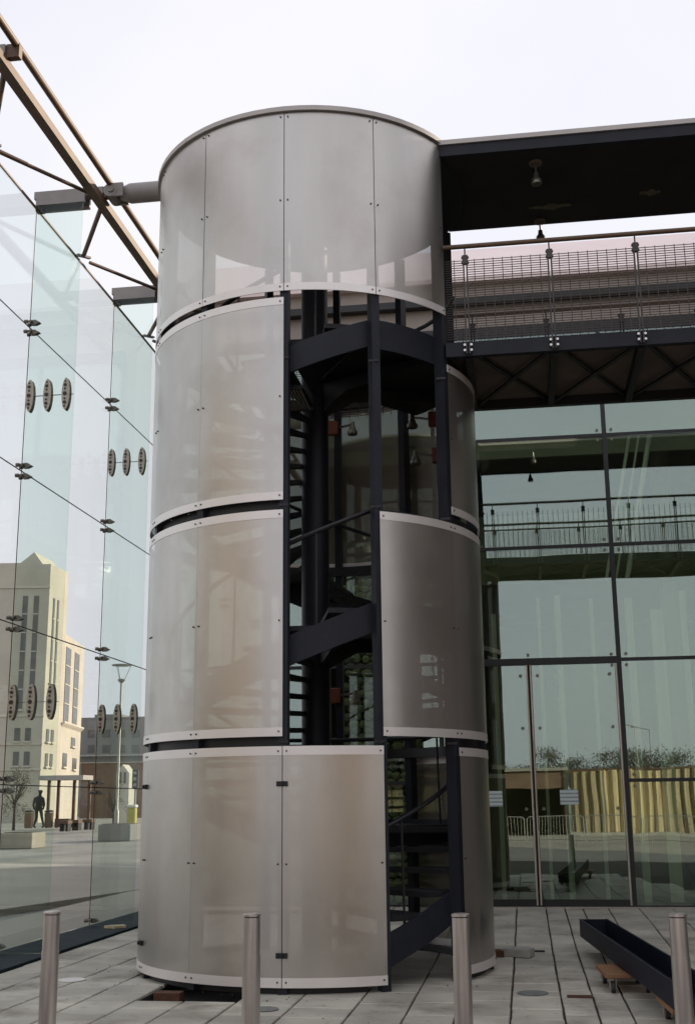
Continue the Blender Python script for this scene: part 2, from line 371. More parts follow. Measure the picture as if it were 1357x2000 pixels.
# ------------------------------------------------------------------ stair tower (drum clad in curved perforated sheets)
tower = thing('stair_tower', 'tall drum-shaped stair tower clad in curved grey perforated panels', 'tower', (AX[0], AX[1], 0))
TIERS = [(0.06, 2.16), (2.25, 4.42), (4.52, 6.65), (6.72, 8.755)]
RANGES = [[-90, -60, -30, 0, 60, 90, 120, -120],
          [-90, -60, -30, 30, 60, 90],
          [-90, -60, -30, 60, 90, 120, 150, 180],
          [-120, -90, -60, -30, 0, 30]]
for ti, ((z0, z1), starts) in enumerate(zip(TIERS, RANGES)):
    for t0 in starts:
        g0 = 0.12 if ti == 3 or t0 == 0 else 0.025; g1 = 0.12 if ti == 3 or (ti == 0 and t0 == -30) else 0.025; a0, a1 = t0 + g0, t0 + 30 - g1; top = z1
        if ti == 2 and 60 <= t0 < 120: top = 6.16
        n = 12; b = B(); vs_ = []
        lo = z0 + 0.045; hi = top - (0.045 if ti < 3 else 0.0)
        for i in range(n + 1):
            t = a0 + (a1 - a0) * i / n
            vs_ += [cylp(t, RT, lo), cylp(t, RT, hi)]
        b.add(vs_, [(2 * i, 2 * i + 2, 2 * i + 3, 2 * i + 1) for i in range(n)])
        pn = b.build('cladding_panel', 'panel_shaded' if t0 >= 90 or t0 == -120 else 'panel', tower, smooth=True)
        B().arc(RT - 0.006, RT + 0.004, a0, a1, z0, z0 + 0.082, 12).build('edge_band', 'panel_edge', pn, smooth=True)
        if ti < 3: B().arc(RT - 0.006, RT + 0.004, a0, a1, top - 0.082, top, 12).build('edge_band', 'panel_edge', pn, smooth=True)
        q = B(); zm = (z0 + top) / 2
        for t in (a0 + 1.1, a1 - 1.1):
            for z in (z0 + 0.045, zm, top - 0.045):
                q.tube(cylp(t, RT - 0.01, z), cylp(t, RT + 0.011, z), 0.0085, n=8)
        stuff(q.build('panel_bolts', 'bolt', pn))
# latches on the ground-floor panels
for t, z in ((0, 1.82), (0, 0.33), (-60, 1.82), (-60, 0.33)):
    b = B(); p0 = cylp(t - 1.6, RT + 0.012, z); p1 = cylp(t + 1.6, RT + 0.012, z)
    b.bar(p0, p1, 0.03, 0.045).bar(cylp(t, RT - 0.02, z), cylp(t, RT + 0.045, z), 0.03, 0.03)
    b.build('panel_latch', 'black_steel', tower)
for t in range(-180, 180, 30):
    top = 8.6 if t != 90 else 6.1
    if t == -120: top = 9.42
    b = B(); a = rad(t); rd = Vector((math.sin(a), -math.cos(a), 0)); tg = Vector((math.cos(a), math.sin(a), 0))
    c = cylp(t, 1.752, 0); w, d = 0.043, 0.058
    q = [c + tg * sx * w + rd * sy * d for sx, sy in ((-1, -1), (1, -1), (1, 1), (-1, 1))]
    b.add([(v.x, v.y, 0.0) for v in q] + [(v.x, v.y, top) for v in q], [(3, 2, 1, 0), (4, 5, 6, 7), (0, 1, 5, 4), (1, 2, 6, 5), (2, 3, 7, 6), (3, 0, 4, 7)])
    po = b.build('post', 'navy_fascia', tower)
    for z in (2.2, 4.47, 6.0):
        if top > z and t in (0, 30, 60):
            B().box(c.x - 0.05, c.x + 0.05, c.y - 0.066, c.y - 0.05, z - 0.012, z + 0.012).build('splice_joint', 'black_steel', po)
for z, t0, t1 in ((2.205, 60, 360), (4.47, 60, 360), (6.685, 120, 326), (0.02, -150, 25), (0.02, 62, 150)):
    B().arc(1.66, 1.755, t0, t1, z - 0.055 if z > 1 else 0.0, z + 0.055 if z > 1 else 0.075).build('ring_beam_or_gap_shade', 'black_steel', tower, smooth=True)  # floor-level rings are black strips put in as shade under the panels
b = B().arc(0.02, 1.79, 0, 360, 8.62, 8.75, 48)
rf = b.build('roof', 'black_steel', tower)
B().arc(1.775, 1.865, -180, 180, 8.762, 8.815, 72).build('roof_trim', 'cap', rf, smooth=True)
B().arc(0.02, 1.776, 0, 360, 8.765, 8.79, 48).build('roof_sheet', 'cap', rf)
# guard mesh at the back of the top landing
b = B()
for k in range(28): b.arc(1.655, 1.661, 118, 206, 6.50 + k * 0.03, 6.507 + k * 0.03, 16)
for t in range(118, 207, 4): b.tube(cylp(t, 1.658, 6.45), cylp(t, 1.658, 7.36), 0.004, n=5)
stuff(b.build('guard_mesh', 'mesh_wire', tower))
b = B(); b.path([cylp(t, 1.64, 7.46) for t in range(100, 212, 8)], 0.026, 8).build('guard_rail', 'navy', tower, smooth=True)

# ------------------------------------------------------------------ spiral staircase inside the tower
stair = thing('spiral_staircase', 'dark blue steel spiral staircase winding round a thick central column', 'staircase', (AX[0], AX[1], 0))
def zs(t):
    if t <= 112: return 0.49 + 0.0123 * (t - 34)
    if t <= 213: return 1.45
    if t <= 390: return 1.45 + 0.01186 * (t - 213)
    if t <= 488: return 3.55
    if t <= 750: return 3.55 + 0.01125 * (t - 488)
    return 6.4975
b = B(); b.lathe((AX[0], AX[1], 0), [(0.20, 0.0), (0.20, 0.03), (0.155, 0.03), (0.155, 8.6), (0.19, 8.61)], 28).build('central_column', 'navy', stair, smooth=True)
for a0, a1 in ((8, 112), (112, 213), (213, 389.5), (391, 488), (488, 749.5)):
    B().arc(1.655, 1.695, a0, a1, 0, 0, int((a1 - a0) / 3), zf0=lambda t: max(0.004, zs(t) - 0.29), zf1=zs).build('stringer', 'navy_fascia', stair, smooth=True)
B().arc(1.655, 1.695, 750, 822, 6.18, 6.50, 24).build('landing_fascia', 'navy_fascia', stair, smooth=True)
for k in range(13): B().bar((-2.52 + k * 0.034, 11.28, 5.80), (-2.46 + k * 0.028, 11.95, 5.80), 0.013, 0.02).build('soffit_rib', 'fitting_plate', stair)
B().bar((-2.53, 11.27, 5.81), (-2.08, 11.27, 5.81), 0.03, 0.04).bar((-2.5, 11.96, 5.81), (-2.08, 11.96, 5.81), 0.03, 0.04).build('soffit_frame', 'black_steel', stair)
def flight(a0, a1, step):
    n = round((a1 - a0) / step)
    for i in range(n):
        t0 = a0 + (a1 - a0) * i / n; t1 = a0 + (a1 - a0) * (i + 1) / n; z = zs(t1) - 0.07
        B().arc(0.15, 1.655, t0 - 1.2, t1, z - 0.05, z, 3).build('tread', 'tread', stair)
flight(20, 112, 15); flight(213, 390, 15); flight(488, 750, 15)
for a0, a1, z in ((112, 213, 1.40), (390, 488, 3.50), (750, 860, 6.44)):
    B().arc(0.15, 1.655, a0, a1, z - 0.10, z, 16).build('landing', 'black_steel', stair)
for a0, a1 in ((32, 112), (112, 213), (213, 390), (390, 488), (488, 735)):
    B().path([cylp(t, 1.60, zs(t) + 0.93) for t in [a0 + (a1 - a0) * k / 24 for k in range(25)]], 0.024, 8).build('handrail', 'black_steel', stair, smooth=True)
t = 40
while t < 740:
    if not (380 < t < 392): B().tube(cylp(t, 1.62, zs(t) - 0.1), cylp(t, 1.60, zs(t) + 0.93), 0.013, n=6).build('baluster', 'black_steel', stair)
    t += 30
for t, z in ((36, 3.38), (122, 3.38), (118, 1.28), (205, 1.28), (60, 6.3), (110, 6.3)):
    d = Vector((math.sin(rad(t)), -math.cos(rad(t)), 0)); s_ = Vector((d.y, -d.x, 0)) * 0.03
    c0 = Vector((AX[0], AX[1], z)) + d * 0.13; c1 = Vector((AX[0], AX[1], z)) + d * 1.66
    B().prism([c0 + Vector((0, 0, 0.03)) - s_, c1 + Vector((0, 0, 0.03)) - s_, c1 - Vector((0, 0, 0.06)) - s_, c0 + d * 0.35 - Vector((0, 0, 0.12)) - s_, c0 - Vector((0, 0, 0.32)) - s_], s_ * 2).build('support_arm', 'black_steel', stair)

# small floodlights on orange boxes inside the tower
def floodlight(th, z, side, label, r=1.66, down=True):
    p = cylp(th, r, z); o = thing('floodlight', label, 'lamp', p, 0, 'floodlights on the stair posts')
    B().box(-0.075, 0.075, -0.05, 0.05, -0.09, 0.09).build('mounting_box', 'orange', o, local=True, bevel=0.008)
    s = side
    B().tube((0.07 * s, -0.02, 0.0), (0.26 * s, -0.05, 0.02), 0.014, n=8).build('arm', 'lamp_metal', o, local=True)
    B().lathe((0.27 * s, -0.06, -0.12), [(0.058, 0.0), (0.066, 0.01), (0.066, 0.05), (0.046, 0.06), (0.044, 0.10), (0.030, 0.11), (0.028, 0.17), (0.015, 0.18)], 16).build('lamp_head', 'lamp_metal', o, True, True)
floodlight(-178, 6.36, 1, 'small floodlight on red box beside the column under the top landing')
floodlight(128, 6.20, -1, 'small pale floodlight on orange box hanging under the footbridge landing')
floodlight(126, 5.72, -1, 'small dark floodlight below the orange box by the curved end panel')
floodlight(-178, 2.92, 1, 'small dark floodlight beside the column below the middle stringer')
floodlight(-150, 5.15, -1, 'small floodlight on orange box among the treads left of the column', r=1.3)

# ------------------------------------------------------------------ footbridge
BX0, BX1, BY0, BY1 = -0.62, 7.0, 11.80, 13.60
bridge = thing('footbridge', 'dark steel footbridge with wire mesh balustrades running into the stair tower', 'bridge', (3.0, 12.7, 6.2))
for y in (BY0, BY1):
    B().box(BX0, BX1, y - 0.03 if y == BY0 else y - 0.05, y + 0.05 if y == BY0 else y + 0.03, 6.235, 6.395).build('edge_beam', 'navy_fascia' if y == BY0 else 'black_steel', bridge)
B().box(BX0, BX1, BY0 + 0.05, BY1 - 0.05, 6.345, 6.385).build('deck', 'deck', bridge)
posts = [-0.383 + 0.899 * k for k in range(9)]
for x in posts:
    B().box(x - 0.035, x + 0.035, BY0 + 0.05, BY1 - 0.05, 6.215, 6.345).build('cross_beam', 'black_steel', bridge)
for a, c in zip(posts[:-1], posts[1:]):
    for q in (((a + .04, BY0 + .06), (c - .04, BY1 - .06)), ((c - .04, BY0 + .06), (a + .04, BY1 - .06))):
        B().bar((*q[0], 6.29 + (0.012 if q[0][0] < q[1][0] else -0.012)), (*q[1], 6.29 + (0.012 if q[0][0] < q[1][0] else -0.012)), 0.045, 0.022).build('cross_brace', 'black_steel', bridge)
for y, s in ((BY0 - 0.045, -1), (BY1 + 0.045, 1)):
    for x in posts:
        b = B()
        for dx in (-0.017, 0.017): b.box(x + dx - 0.008, x + dx + 0.008, y - 0.02, y + 0.012, 6.25, 7.34)
        b.tube((x, y, 7.34), (x, y, 7.475), 0.008, n=8)
        po = b.build('baluster_post', 'bolt' if s < 0 else 'navy', bridge)
        b = B()
        for zz in (7.30, 7.36): b.tube((x - 0.04, y, zz), (x + 0.04, y, zz), 0.016, n=8)
        b.box(x - 0.03, x + 0.03, y - 0.025, y + 0.02, 7.28, 7.38).build('clamp', 'bolt', po)
        b = B()
        for dx in (-0.035, 0.035):
            for zz in (6.285, 6.345): b.tube((x + dx, y - 0.03 * (1 if s < 0 else -1), zz), (x + dx, y, zz), 0.014, n=8)
        b.build('bolt_heads', 'bright_bolt', po)
    B().tube((BX0, y, 7.492), (BX1, y, 7.492), 0.026, n=12).build('handrail', 'truss', bridge, smooth=True)
    ends = [BX0] + posts + [BX1]
    for a, c in zip(ends[:-1], ends[1:]):
        if c - a < 0.1: continue
        b = B(); w = 0.0042
        if s < 0:
            for k in range(34): zz = 6.42 + k * 0.0273; b.box(a + 0.02, c - 0.02, y - w, y + w, zz, zz + 0.0058)
        else: b.box(a, c, y - 0.015, y + 0.015, 6.93, 6.96)
        nv = max(2, int((c - a) / 0.098))
        for k in range(1, nv): xx = a + (c - a) * k / nv; b.box(xx - 0.004, xx + 0.004, y - 0.008, y - w - 0.0005, 6.41, 7.335)
        stuff(b.build('mesh_infill', 'mesh_wire', bridge))

# ------------------------------------------------------------------ canopy over the footbridge
canopy = thing('bridge_canopy', 'flat canopy roof with dark soffit above the footbridge', 'canopy', (3.0, 12.7, 8.6))
CX0, CX1 = -0.63, 7.0
B().box(CX0, CX1, BY0 + 0.03, BY1 - 0.0, 8.625, 8.742).build('soffit', 'soffit', canopy)
B().box(CX0, CX1, BY0 - 0.03, BY0 + 0.03, 8.612, 8.742).build('fascia', 'navy_fascia', canopy)
B().box(CX0, CX1, BY0 - 0.05, BY1 + 0.03, 8.745, 8.80).build('roof_edge', 'cap', canopy)
for (px_, py_, L) in ((1060, 400, 0.50), (1300, 385, 0.24)):
    b = B(); y_ = 13.15 if L > 0.4 else 13.0; x_ = 0.62 if L > 0.4 else 1.78
    pts = []; N = 14
    for k in range(N): pts.append((x_ - L / 2 + L * k / (N - 1), y_ - 0.02 - 0.03 * random.random() - 0.05 * math.exp(-((k - 7) / 2.2) ** 2), 8.6205))
    for k in range(N): pts.append((x_ + L / 2 - L * k / (N - 1), y_ + 0.01 + 0.03 * random.random() + 0.05 * math.exp(-((k - 6) / 2.4) ** 2), 8.6205))
    b.prism(pts, (0, 0, 0.003)).build('bare_patch', 'plaster_stain', canopy)
def spot(x, y, z, label):
    o = thing('spotlight', label, 'lamp', (x, y, z), 0, 'spotlights under the canopy')
    B().lathe((0, 0, -0.02), [(0.075, 0), (0.075, 0.02)], 16).build('ceiling_plate', 'deck', o, local=True)
    B().tube((0, 0, -0.02), (0, 0, -0.13), 0.012, n=8).build('stem', 'lamp_metal', o, local=True)
    B().lathe((0, 0, -0.27), [(0.058, 0), (0.062, 0.01), (0.055, 0.06), (0.032, 0.09), (0.028, 0.14)], 16).build('lamp_head', 'lamp_metal', o, True, True)
spot(0.435, 12.1, 8.625, 'pale spotlight on short stem under the front of the canopy')
spot(0.50, 13.50, 8.625, 'dark spotlight at the back edge of the canopy')

# ------------------------------------------------------------------ free-standing glass wall with glass fins
gw = thing('glass_wall', 'frameless glass screen wall with glass fins beside the stair tower', 'glass wall', (XW, 13.0, 0))
YJ = [7.3, 10.36, 13.40, 16.45, 19.49]; ZJ = [0.03, 1.888, 3.788, 5.708, 7.627, 9.30]
for i in range(4):
    for j in range(5):
        B().box(XW - 0.016, XW, YJ[i] + 0.006, YJ[i + 1] - 0.006, ZJ[j] + 0.006, ZJ[j + 1] - 0.006).build('glass_pane', 'glass_wall', gw)
for z in ZJ[1:5]: B().box(XW - 0.012, XW - 0.004, YJ[0], YJ[-1], z - 0.006, z + 0.006).build('joint_seal', 'seal', gw)
for y in YJ[1:4]: B().box(XW - 0.012, XW - 0.004, y - 0.006, y + 0.006, 0.03, 9.30).build('joint_seal', 'seal', gw)
B().box(XW - 0.02, XW + 0.006, YJ[0], YJ[-1], 9.302, 9.325).build('top_rail', 'truss', gw)
B().box(XW - 0.05, -5.365, YJ[0], YJ[-1], -0.09, 0.022).build('base_plinth', 'plinth', gw, bevel=0.004)
def ellipse_plate(x, y, z, a, c, d, n=28):
    return [(x + a * math.cos(2 * math.pi * k / n), y, z + c * math.sin(2 * math.pi * k / n)) for k in range(n)]
for y in YJ[1:4]:
    fin = B().box(XW + 0.012, -5.40, y - 0.008, y + 0.008, 0.03, 9.36).build('glass_fin', 'glass_fin', gw)
    bolts = B()
    for z in (6.69, 2.843):
        for x in (-5.975, -5.742, -5.498):
            for s in (-1, 1):
                B().prism(ellipse_plate(x, y + s * 0.009, z, 0.052, 0.212, 0), (0, s * 0.03, 0)).build('splice_plate', 'fitting_plate', fin, smooth=False)
                for dz, r_ in ((0, 0.026), (0.065, 0.013), (0.115, 0.021), (0.165, 0.012), (-0.065, 0.013), (-0.115, 0.021), (-0.165, 0.012)):
                    bolts.tube((x - 0.008, y + s * 0.037, z + dz), (x - 0.008, y + s * 0.047, z + dz), r_, n=10)
        bolts.box(XW + 0.02, -5.41, y - 0.0095, y + 0.0095, z - 0.0025, z + 0.0025)
    bolts.build('splice_bolts', 'bolt', fin)
    for z in ZJ:
        for s in ((-1, 1) if 0.5 < z < 9.2 else ((1,) if z < 1 else ())):
            zz = z + s * 0.068; b = B()
            for yy in (y - 0.055, y + 0.055):
                b.tube((XW - 0.055, yy, zz), (XW + 0.03, yy, zz), 0.016, n=10)
                b.tube((XW - 0.060, yy, zz), (XW - 0.02, yy, zz), 0.025, n=10)
            b.bar((XW + 0.022, y - 0.07, zz), (XW + 0.022, y + 0.07, zz), 0.022, 0.03)
            b.prism([(XW + 0.02, y - 0.03, zz - 0.034), (XW + 0.075, y - 0.03, zz - 0.034), (XW + 0.135, y - 0.03, zz - 0.008), (XW + 0.075, y - 0.03, zz + 0.03), (XW + 0.02, y - 0.03, zz + 0.03)], (0, 0.06, 0))
            b.build('patch_fitting', 'fitting', gw)

# steel truss along the head of the glass wall, pinned to the tower
tr = thing('roof_truss', 'brown steel truss along the head of the glass wall, pinned to the tower', 'truss', (-5.2, 13.5, 9.3))
B().box(-5.245, -5.125, 6.0, 19.49, 9.325, 9.43).build('chord', 'truss', tr)
B().tube((-5.045, 6.0, 9.60), (-5.045, 19.49, 9.60), 0.042, n=14).build('top_tube', 'truss', tr, smooth=True)
for y in (10.46, 13.50, 16.55):
    b = B().box(-6.10, -5.15, y - 0.07, y + 0.07, 9.48, 9.585)
    br = b.build('bracket_arm', 'truss_grey', tr)
    B().box(-6.05, -5.38, y - 0.115, y - 0.075, 9.36, 9.50).box(-6.05, -5.38, y + 0.075, y + 0.115, 9.36, 9.50).build('fin_shoe', 'truss_grey', br)
    B().box(-6.08, -5.98, y - 0.05, y + 0.05, 9.315, 9.49).build('head_clamp', 'black_steel', br)
    B().box(-5.15, -5.00, y - 0.04, y + 0.04, 9.44, 9.60).build('gusset', 'truss', tr)
    yn = y + 1.5
    B().tube((-5.19, y + 0.05, 9.40), (-5.95, y + 1.38, 9.36), 0.033, n=10).build('diagonal', 'truss', tr, smooth=True)
    if y < 18: B().tube((-5.95, y + 1.62, 9.36), (-5.19, y + 2.92, 9.40), 0.026, n=10).build('diagonal', 'truss', tr, smooth=True)
    if y < 18: B().bar((-6.02, y + 1.30, 9.335), (-5.90, y + 1.5, 9.37), 0.05, 0.03).build('edge_clip', 'truss_grey', tr)
B().tube((-5.95, 9.0, 9.36), (-5.19, 10.40, 9.40), 0.026, n=10).build('diagonal', 'truss', tr, smooth=True)
B().tube((-5.95, 12.05, 9.36), (-5.75, 12.40, 9.37), 0.026, n=10).build('diagonal_end', 'truss', tr, smooth=True)
arm = B().tube((-4.80, 13.53, 9.50), (-3.72, 13.58, 9.53), 0.132, n=24).tube((-4.93, 13.525, 9.50), (-4.80, 13.53, 9.50), 0.085, 0.132, n=24).build('tie_arm', 'truss_grey', tr, smooth=True)
B().bar((-5.06, 13.40, 9.50), (-4.86, 13.40, 9.50), 0.03, 0.19).bar((-5.06, 13.64, 9.50), (-4.86, 13.64, 9.50), 0.03, 0.19).tube((-5.03, 13.38, 9.50), (-5.03, 13.66, 9.50), 0.095, n=20).build('clevis', 'truss_grey', arm)
B().tube((-5.02, 13.355, 9.50), (-5.02, 13.685, 9.50), 0.042, n=16).build('pin', 'truss_grey', arm)

# ------------------------------------------------------------------ glazed building
bl = thing('glazed_building', 'glass fronted building with dark mullions behind the stair tower', 'building', (0, YF, 0))
XM = [-5.5, -3.99, -1.235, 1.519, 4.273, 7.0]; ZR = [0.112, 1.925, 3.738, 5.546, 7.352, 9.16]
for i in range(5):
    for j in range(5):
        if i == 2 and j in (0, 1): continue
        b = B().box(XM[i] + 0.028, XM[i + 1] - 0.028, YF - 0.012, YF + 0.012, ZR[j] + 0.022, ZR[j + 1] - 0.022)
        ta, tb = random.uniform(-.0022, .0022), random.uniform(-.0018, .0018); xc, zc = (XM[i] + XM[i + 1]) / 2, (ZR[j] + ZR[j + 1]) / 2
        b.v = [(x, y + ta * (x - xc) + tb * (z - zc), z) for x, y, z in b.v]      # panes never hang perfectly true
        b.build('glass_pane', 'glass_facade', bl)
for x in XM: B().box(x - 0.034, x + 0.034, YF - 0.03, YF + 0.10, 0.10, 9.2).build('mullion', 'mullion', bl)
for i in range(5):
    for j, z in enumerate(ZR):
        if i == 2 and j == 1: continue
        h_ = 0.052 if (i == 2 and j == 2) else 0.026
        B().box(XM[i] + 0.034, XM[i + 1] - 0.034, YF - 0.024, YF + 0.06, z - h_, z + h_).build('transom', 'mullion', bl)
for xa, xb in ((-1.201, 0.132), (0.152, 1.485)):
    dr = B().box(xa + 0.004, xb - 0.004, YF - 0.010, YF + 0.010, 0.22, 3.68).build('door', 'glass_facade', bl)
    B().box(xa, xb, YF - 0.02, YF + 0.02, 0.125, 0.22).build('kick_rail', 'mullion', dr)
    xs_ = xb - 0.018 if xa < -1 else xa + 0.018
    B().tube((xs_, YF - 0.045, 0.14), (xs_, YF - 0.045, 3.68), 0.017, n=10).build('stile_tube', 'stainless', dr, smooth=True)
    if xa > 0: B().tube((1.47, YF - 0.045, 0.14), (1.47, YF - 0.045, 3.68), 0.018, n=10).build('stile_tube', 'stainless', dr, smooth=True)
    for x in (xa + 0.12, xb - 0.12):
        for z in (0.40, 1.52, 2.72, 3.52): B().tube((x, YF - 0.03, z), (x, YF - 0.01, z), 0.026, n=12).build('point_fixing', 'fitting', dr)
def fixing(x, z): B().tube((x, YF - 0.03, z), (x, YF - 0.012, z), 0.024, n=12).build('point_fixing', 'fitting', bl)
for x in XM[1:-1]:
    for z in ZR[2:5]:
        for dx in (-0.11, 0.11):
            for dz in (-0.085, 0.085):
                fixing(x + dx, z + dz)
for x, z in ((1.519 + .11, 1.925 + .085), (1.519 + .11, 1.925 - .085), (0.142, 3.84)): fixing(x, z)
B().box(-5.5, 7.0, YF - 0.05, YF + 0.1, 0.06, 0.118).build('threshold', 'stainless', bl)
# upper band, eaves and sloping white roof
B().box(-5.5, 20.0, YF - 0.02, YF + 0.3, 9.20, 9.34).build('head_beam', 'mullion', bl)
B().box(-5.5, 20.0, YF + 0.02, YF + 0.3, 9.34, 9.72).build('grey_band', 'eaves', bl)
B().box(-5.5, 20.0, YF - 0.16, YF + 0.3, 9.72, 9.84).build('gutter', 'mullion', bl)
B().box(-5.5, 20.0, YF - 0.10, YF + 0.3, 9.84, 10.08).build('eaves_board', 'eaves', bl)
B().prism([(-5.7, YF - 0.25, 10.08), (-5.7, YF - 0.25, 10.16), (-5.7, YF + 1.5, 11.52), (-5.7, YF + 1.5, 10.08)], (25.7, 0, 0)).build('roof_slope', 'roof_white', bl)
B().box(-5.7, 20.0, YF + 1.5, 36.0, 10.6, 11.5).build('roof', 'wall_grey', bl)
B().box(-5.7, -5.5, YF + 0.1, 36.0, -0.1, 10.6).build('side_wall', 'wall_grey', bl)
B().box(20.0, 20.2, YF + 0.1, 36.0, -0.1, 10.6).build('side_wall', 'wall_grey', bl)
B().box(-5.7, 20.0, 35.8, 36.0, -0.1, 10.6).build('back_wall', 'interior', bl)
B().box(-5.5, 20.0, YF + 0.1, 35.8, -0.1, 0.10).build('floor', 'interior_floor', bl)
B().box(7.05, 20.0, YF - 0.02, YF + 0.3, 0.1, 9.2).build('end_wall', 'wall_grey', bl)
B().box(-5.5, 20.0, YF + 2.4, 35.8, 5.4, 5.75).build('gallery_floor', 'interior', bl)
B().box(-5.5, 20.0, YF + 3.0, YF + 3.1, 5.75, 6.8).build('gallery_front', 'interior_pale', bl)
for x in (-4.4, -0.9, 2.7, 6.2): B().tube((x, YF + 2.8, 0.1), (x, YF + 2.8, 10.5), 0.17, n=18).build('column', 'interior_pale', bl, smooth=True)
B().box(-5.5, 20.0, YF + 1.4, YF + 1.5, 7.45, 8.7).build('brightening_board', 'interior_pale', bl)  # pale board added to brighten the dark band seen in the glass
B().box(-5.5, 20.0, 26.0, 26.2, 0.1, 5.4).build('inner_wall', 'interior', bl)
B().box(-1.15, -0.62, YF + 1.6, YF + 1.7, 2.2, 3.1).build('wall_board', 'orange', bl)
for k, (dx, r_) in enumerate(((0, 0.03), (0.16, 0.02), (0.34, 0.045))):
    B().tube((1.50 + dx, YF + 1.2, 5.2), (2.05 + dx, YF + 1.2, 7.75), r_, n=10).build('stay_rod', 'white_paint', bl, smooth=True)
for x, w_ in ((-0.85, 0.05), (-0.42, 0.07), (0.33, 0.05), (0.62, 0.09), (1.18, 0.06), (1.75, 0.12), (2.15, 0.20), (2.62, 0.10)):
    B().box(x, x + w_, YF + 1.0, YF + 1.03, 0.1, 4.6 + (x * 7 % 1)).build('blind_strip', 'blind', bl)
for x, z in ((0.72, 3.05), (0.74, 2.55), (0.70, 3.42)): B().box(x, x + 0.16, 25.96, 26.0, z + 1.0, z + 1.25).build('inner_window', 'white_paint', bl)
ist = thing('inner_staircase', 'dark stair with pale treads standing behind the glass at the channel side', 'staircase', (2.5, YF + 1.3, 0.1))
B().bar((2.0, YF + 1.2, 2.35), (2.75, YF + 1.2, 0.12), 0.05, 0.26).build('stringer', 'black_steel', ist)
for k in range(9): B().box(2.12 + k * 0.078, 3.0 + k * 0.05, YF + 1.2, YF + 2.1, 2.12 - k * 0.235, 2.18 - k * 0.235).build('tread', 'interior_pale', ist)
# gabion screen: cobbles behind the glass
gab = thing('gabion_screen', 'screen of rounded cobbles standing behind the glass front', 'stone wall', (-1.9, YF + 0.9, 0.1))
b = B()
def pebble(c, r):
    n, m_ = 7, 4; vs_ = [(c[0], c[1], c[2] - r * .8)]; fs_ = []
    e = random.uniform(0.8, 1.25)
    for j in range(1, m_):
        ph = -math.pi / 2 + math.pi * j / m_
        for i in range(n):
            t = 2 * math.pi * i / n + j; vs_.append((c[0] + r * e * math.cos(ph) * math.cos(t), c[1] + r * .8 * math.cos(ph) * math.sin(t), c[2] + r * .8 * math.sin(ph)))
    vs_.append((c[0], c[1], c[2] + r * .8)); T = len(vs_) - 1
    for i in range(n):
        fs_.append((0, 1 + (i + 1) % n, 1 + i))
        for j in range(m_ - 2): o = 1 + j * n; fs_.append((o + i, o + (i + 1) % n, o + n + (i + 1) % n, o + n + i))
        o = 1 + (m_ - 2) * n; fs_.append((o + i, o + (i + 1) % n, T))
    b.add(vs_, fs_)
for j in range(44):
    for i in range(11):
        pebble((-2.75 + i * 0.155 + (j % 2) * 0.078 + random.uniform(-.02, .02), YF + 0.36 + random.uniform(-.03, .03), 0.22 + j * 0.115 + random.uniform(-.015, .015)), random.uniform(0.07, 0.095))
stuff(b.build('cobbles', 'cobble', gab, smooth=True))
B().box(-2.85, -1.0, YF + 0.42, YF + 0.55, 0.1, 5.4).build('backing', 'bedding', gab)
# notices stuck on the doors
tag(B().box(0.52, 0.79, YF - 0.016, YF - 0.0125, 1.58, 1.80).build('notice', 'notice'), 'white paper notice with lines of print on the door leaf right of the middle stile', 'notice')
tag(B().box(-0.58, -0.34, YF - 0.016, YF - 0.0125, 1.56, 1.79).build('notice', 'notice'), 'pale blank-looking notice on the door leaf beside the stair tower', 'notice')

# unseen wing on the right, added for shade; carries the far end of the footbridge
wg = thing('shading_wing', 'unseen rendered wing added for shade at the far end of the footbridge', 'building', (12, 14, 0))
B().box(7.05, 17.0, 6.5, 18.4, -0.1, 11.5).build('wall', 'eaves', wg)
B().box(6.95, 17.1, 6.4, 18.45, 11.5, 11.75).build('roof', 'cap', wg)
for y in (8.0, 10.2, 15.2):
    for z in (0.9, 4.2, 7.5):
        wn = B().box(7.02, 7.06, y, y + 1.3, z, z + 1.9).build('window', 'window_dark', wg)
        B().box(6.99, 7.05, y - 0.06, y + 1.36, z - 0.09, z - 0.02).build('sill', 'kerb', wn)

# ------------------------------------------------------------------ bollards
b0 = None
for x, y, lb in ((-3.53, 8.82, 'stainless steel bollard standing nearest the glass wall'), (-1.975, 8.68, 'stainless steel bollard in front of the middle of the stair tower'),
             (-0.486, 8.72, 'stainless steel bollard in front of the tower entrance'), (1.0, 8.76, 'stainless steel bollard beside the steel channel on its dollies')):
    if b0 is None:
        o = b0 = thing('bollard', lb, 'bollard', (x, y, 0), 0, 'bollards across the plaza')
        B().lathe((0, 0, 0), [(0.064, 0), (0.064, 0.60)], 28).build('shaft', 'stainless', o, True, True)
        B().arc(0.052, 0.0605, -150, 150, 0.60, 0.855, 40, c=(0, 0)).lathe((0, 0, 0.60), [(0.05, 0), (0.05, 0.26)], 20).build('upper_sleeve', 'stainless', o, True, True)
        B().lathe((0, 0, 0), [(0.052, 0.850), (0.052, 0.862)], 28).build('cap_groove', 'black_steel', o, True, True)
        B().lathe((0, 0, 0), [(0.058, 0.860), (0.064, 0.863), (0.064, 0.876), (0.055, 0.882)], 28).build('cap', 'stainless', o, True, True)
    else:
        o = copy_tree(b0); o.location = (x, y, 0); o['label'] = lb

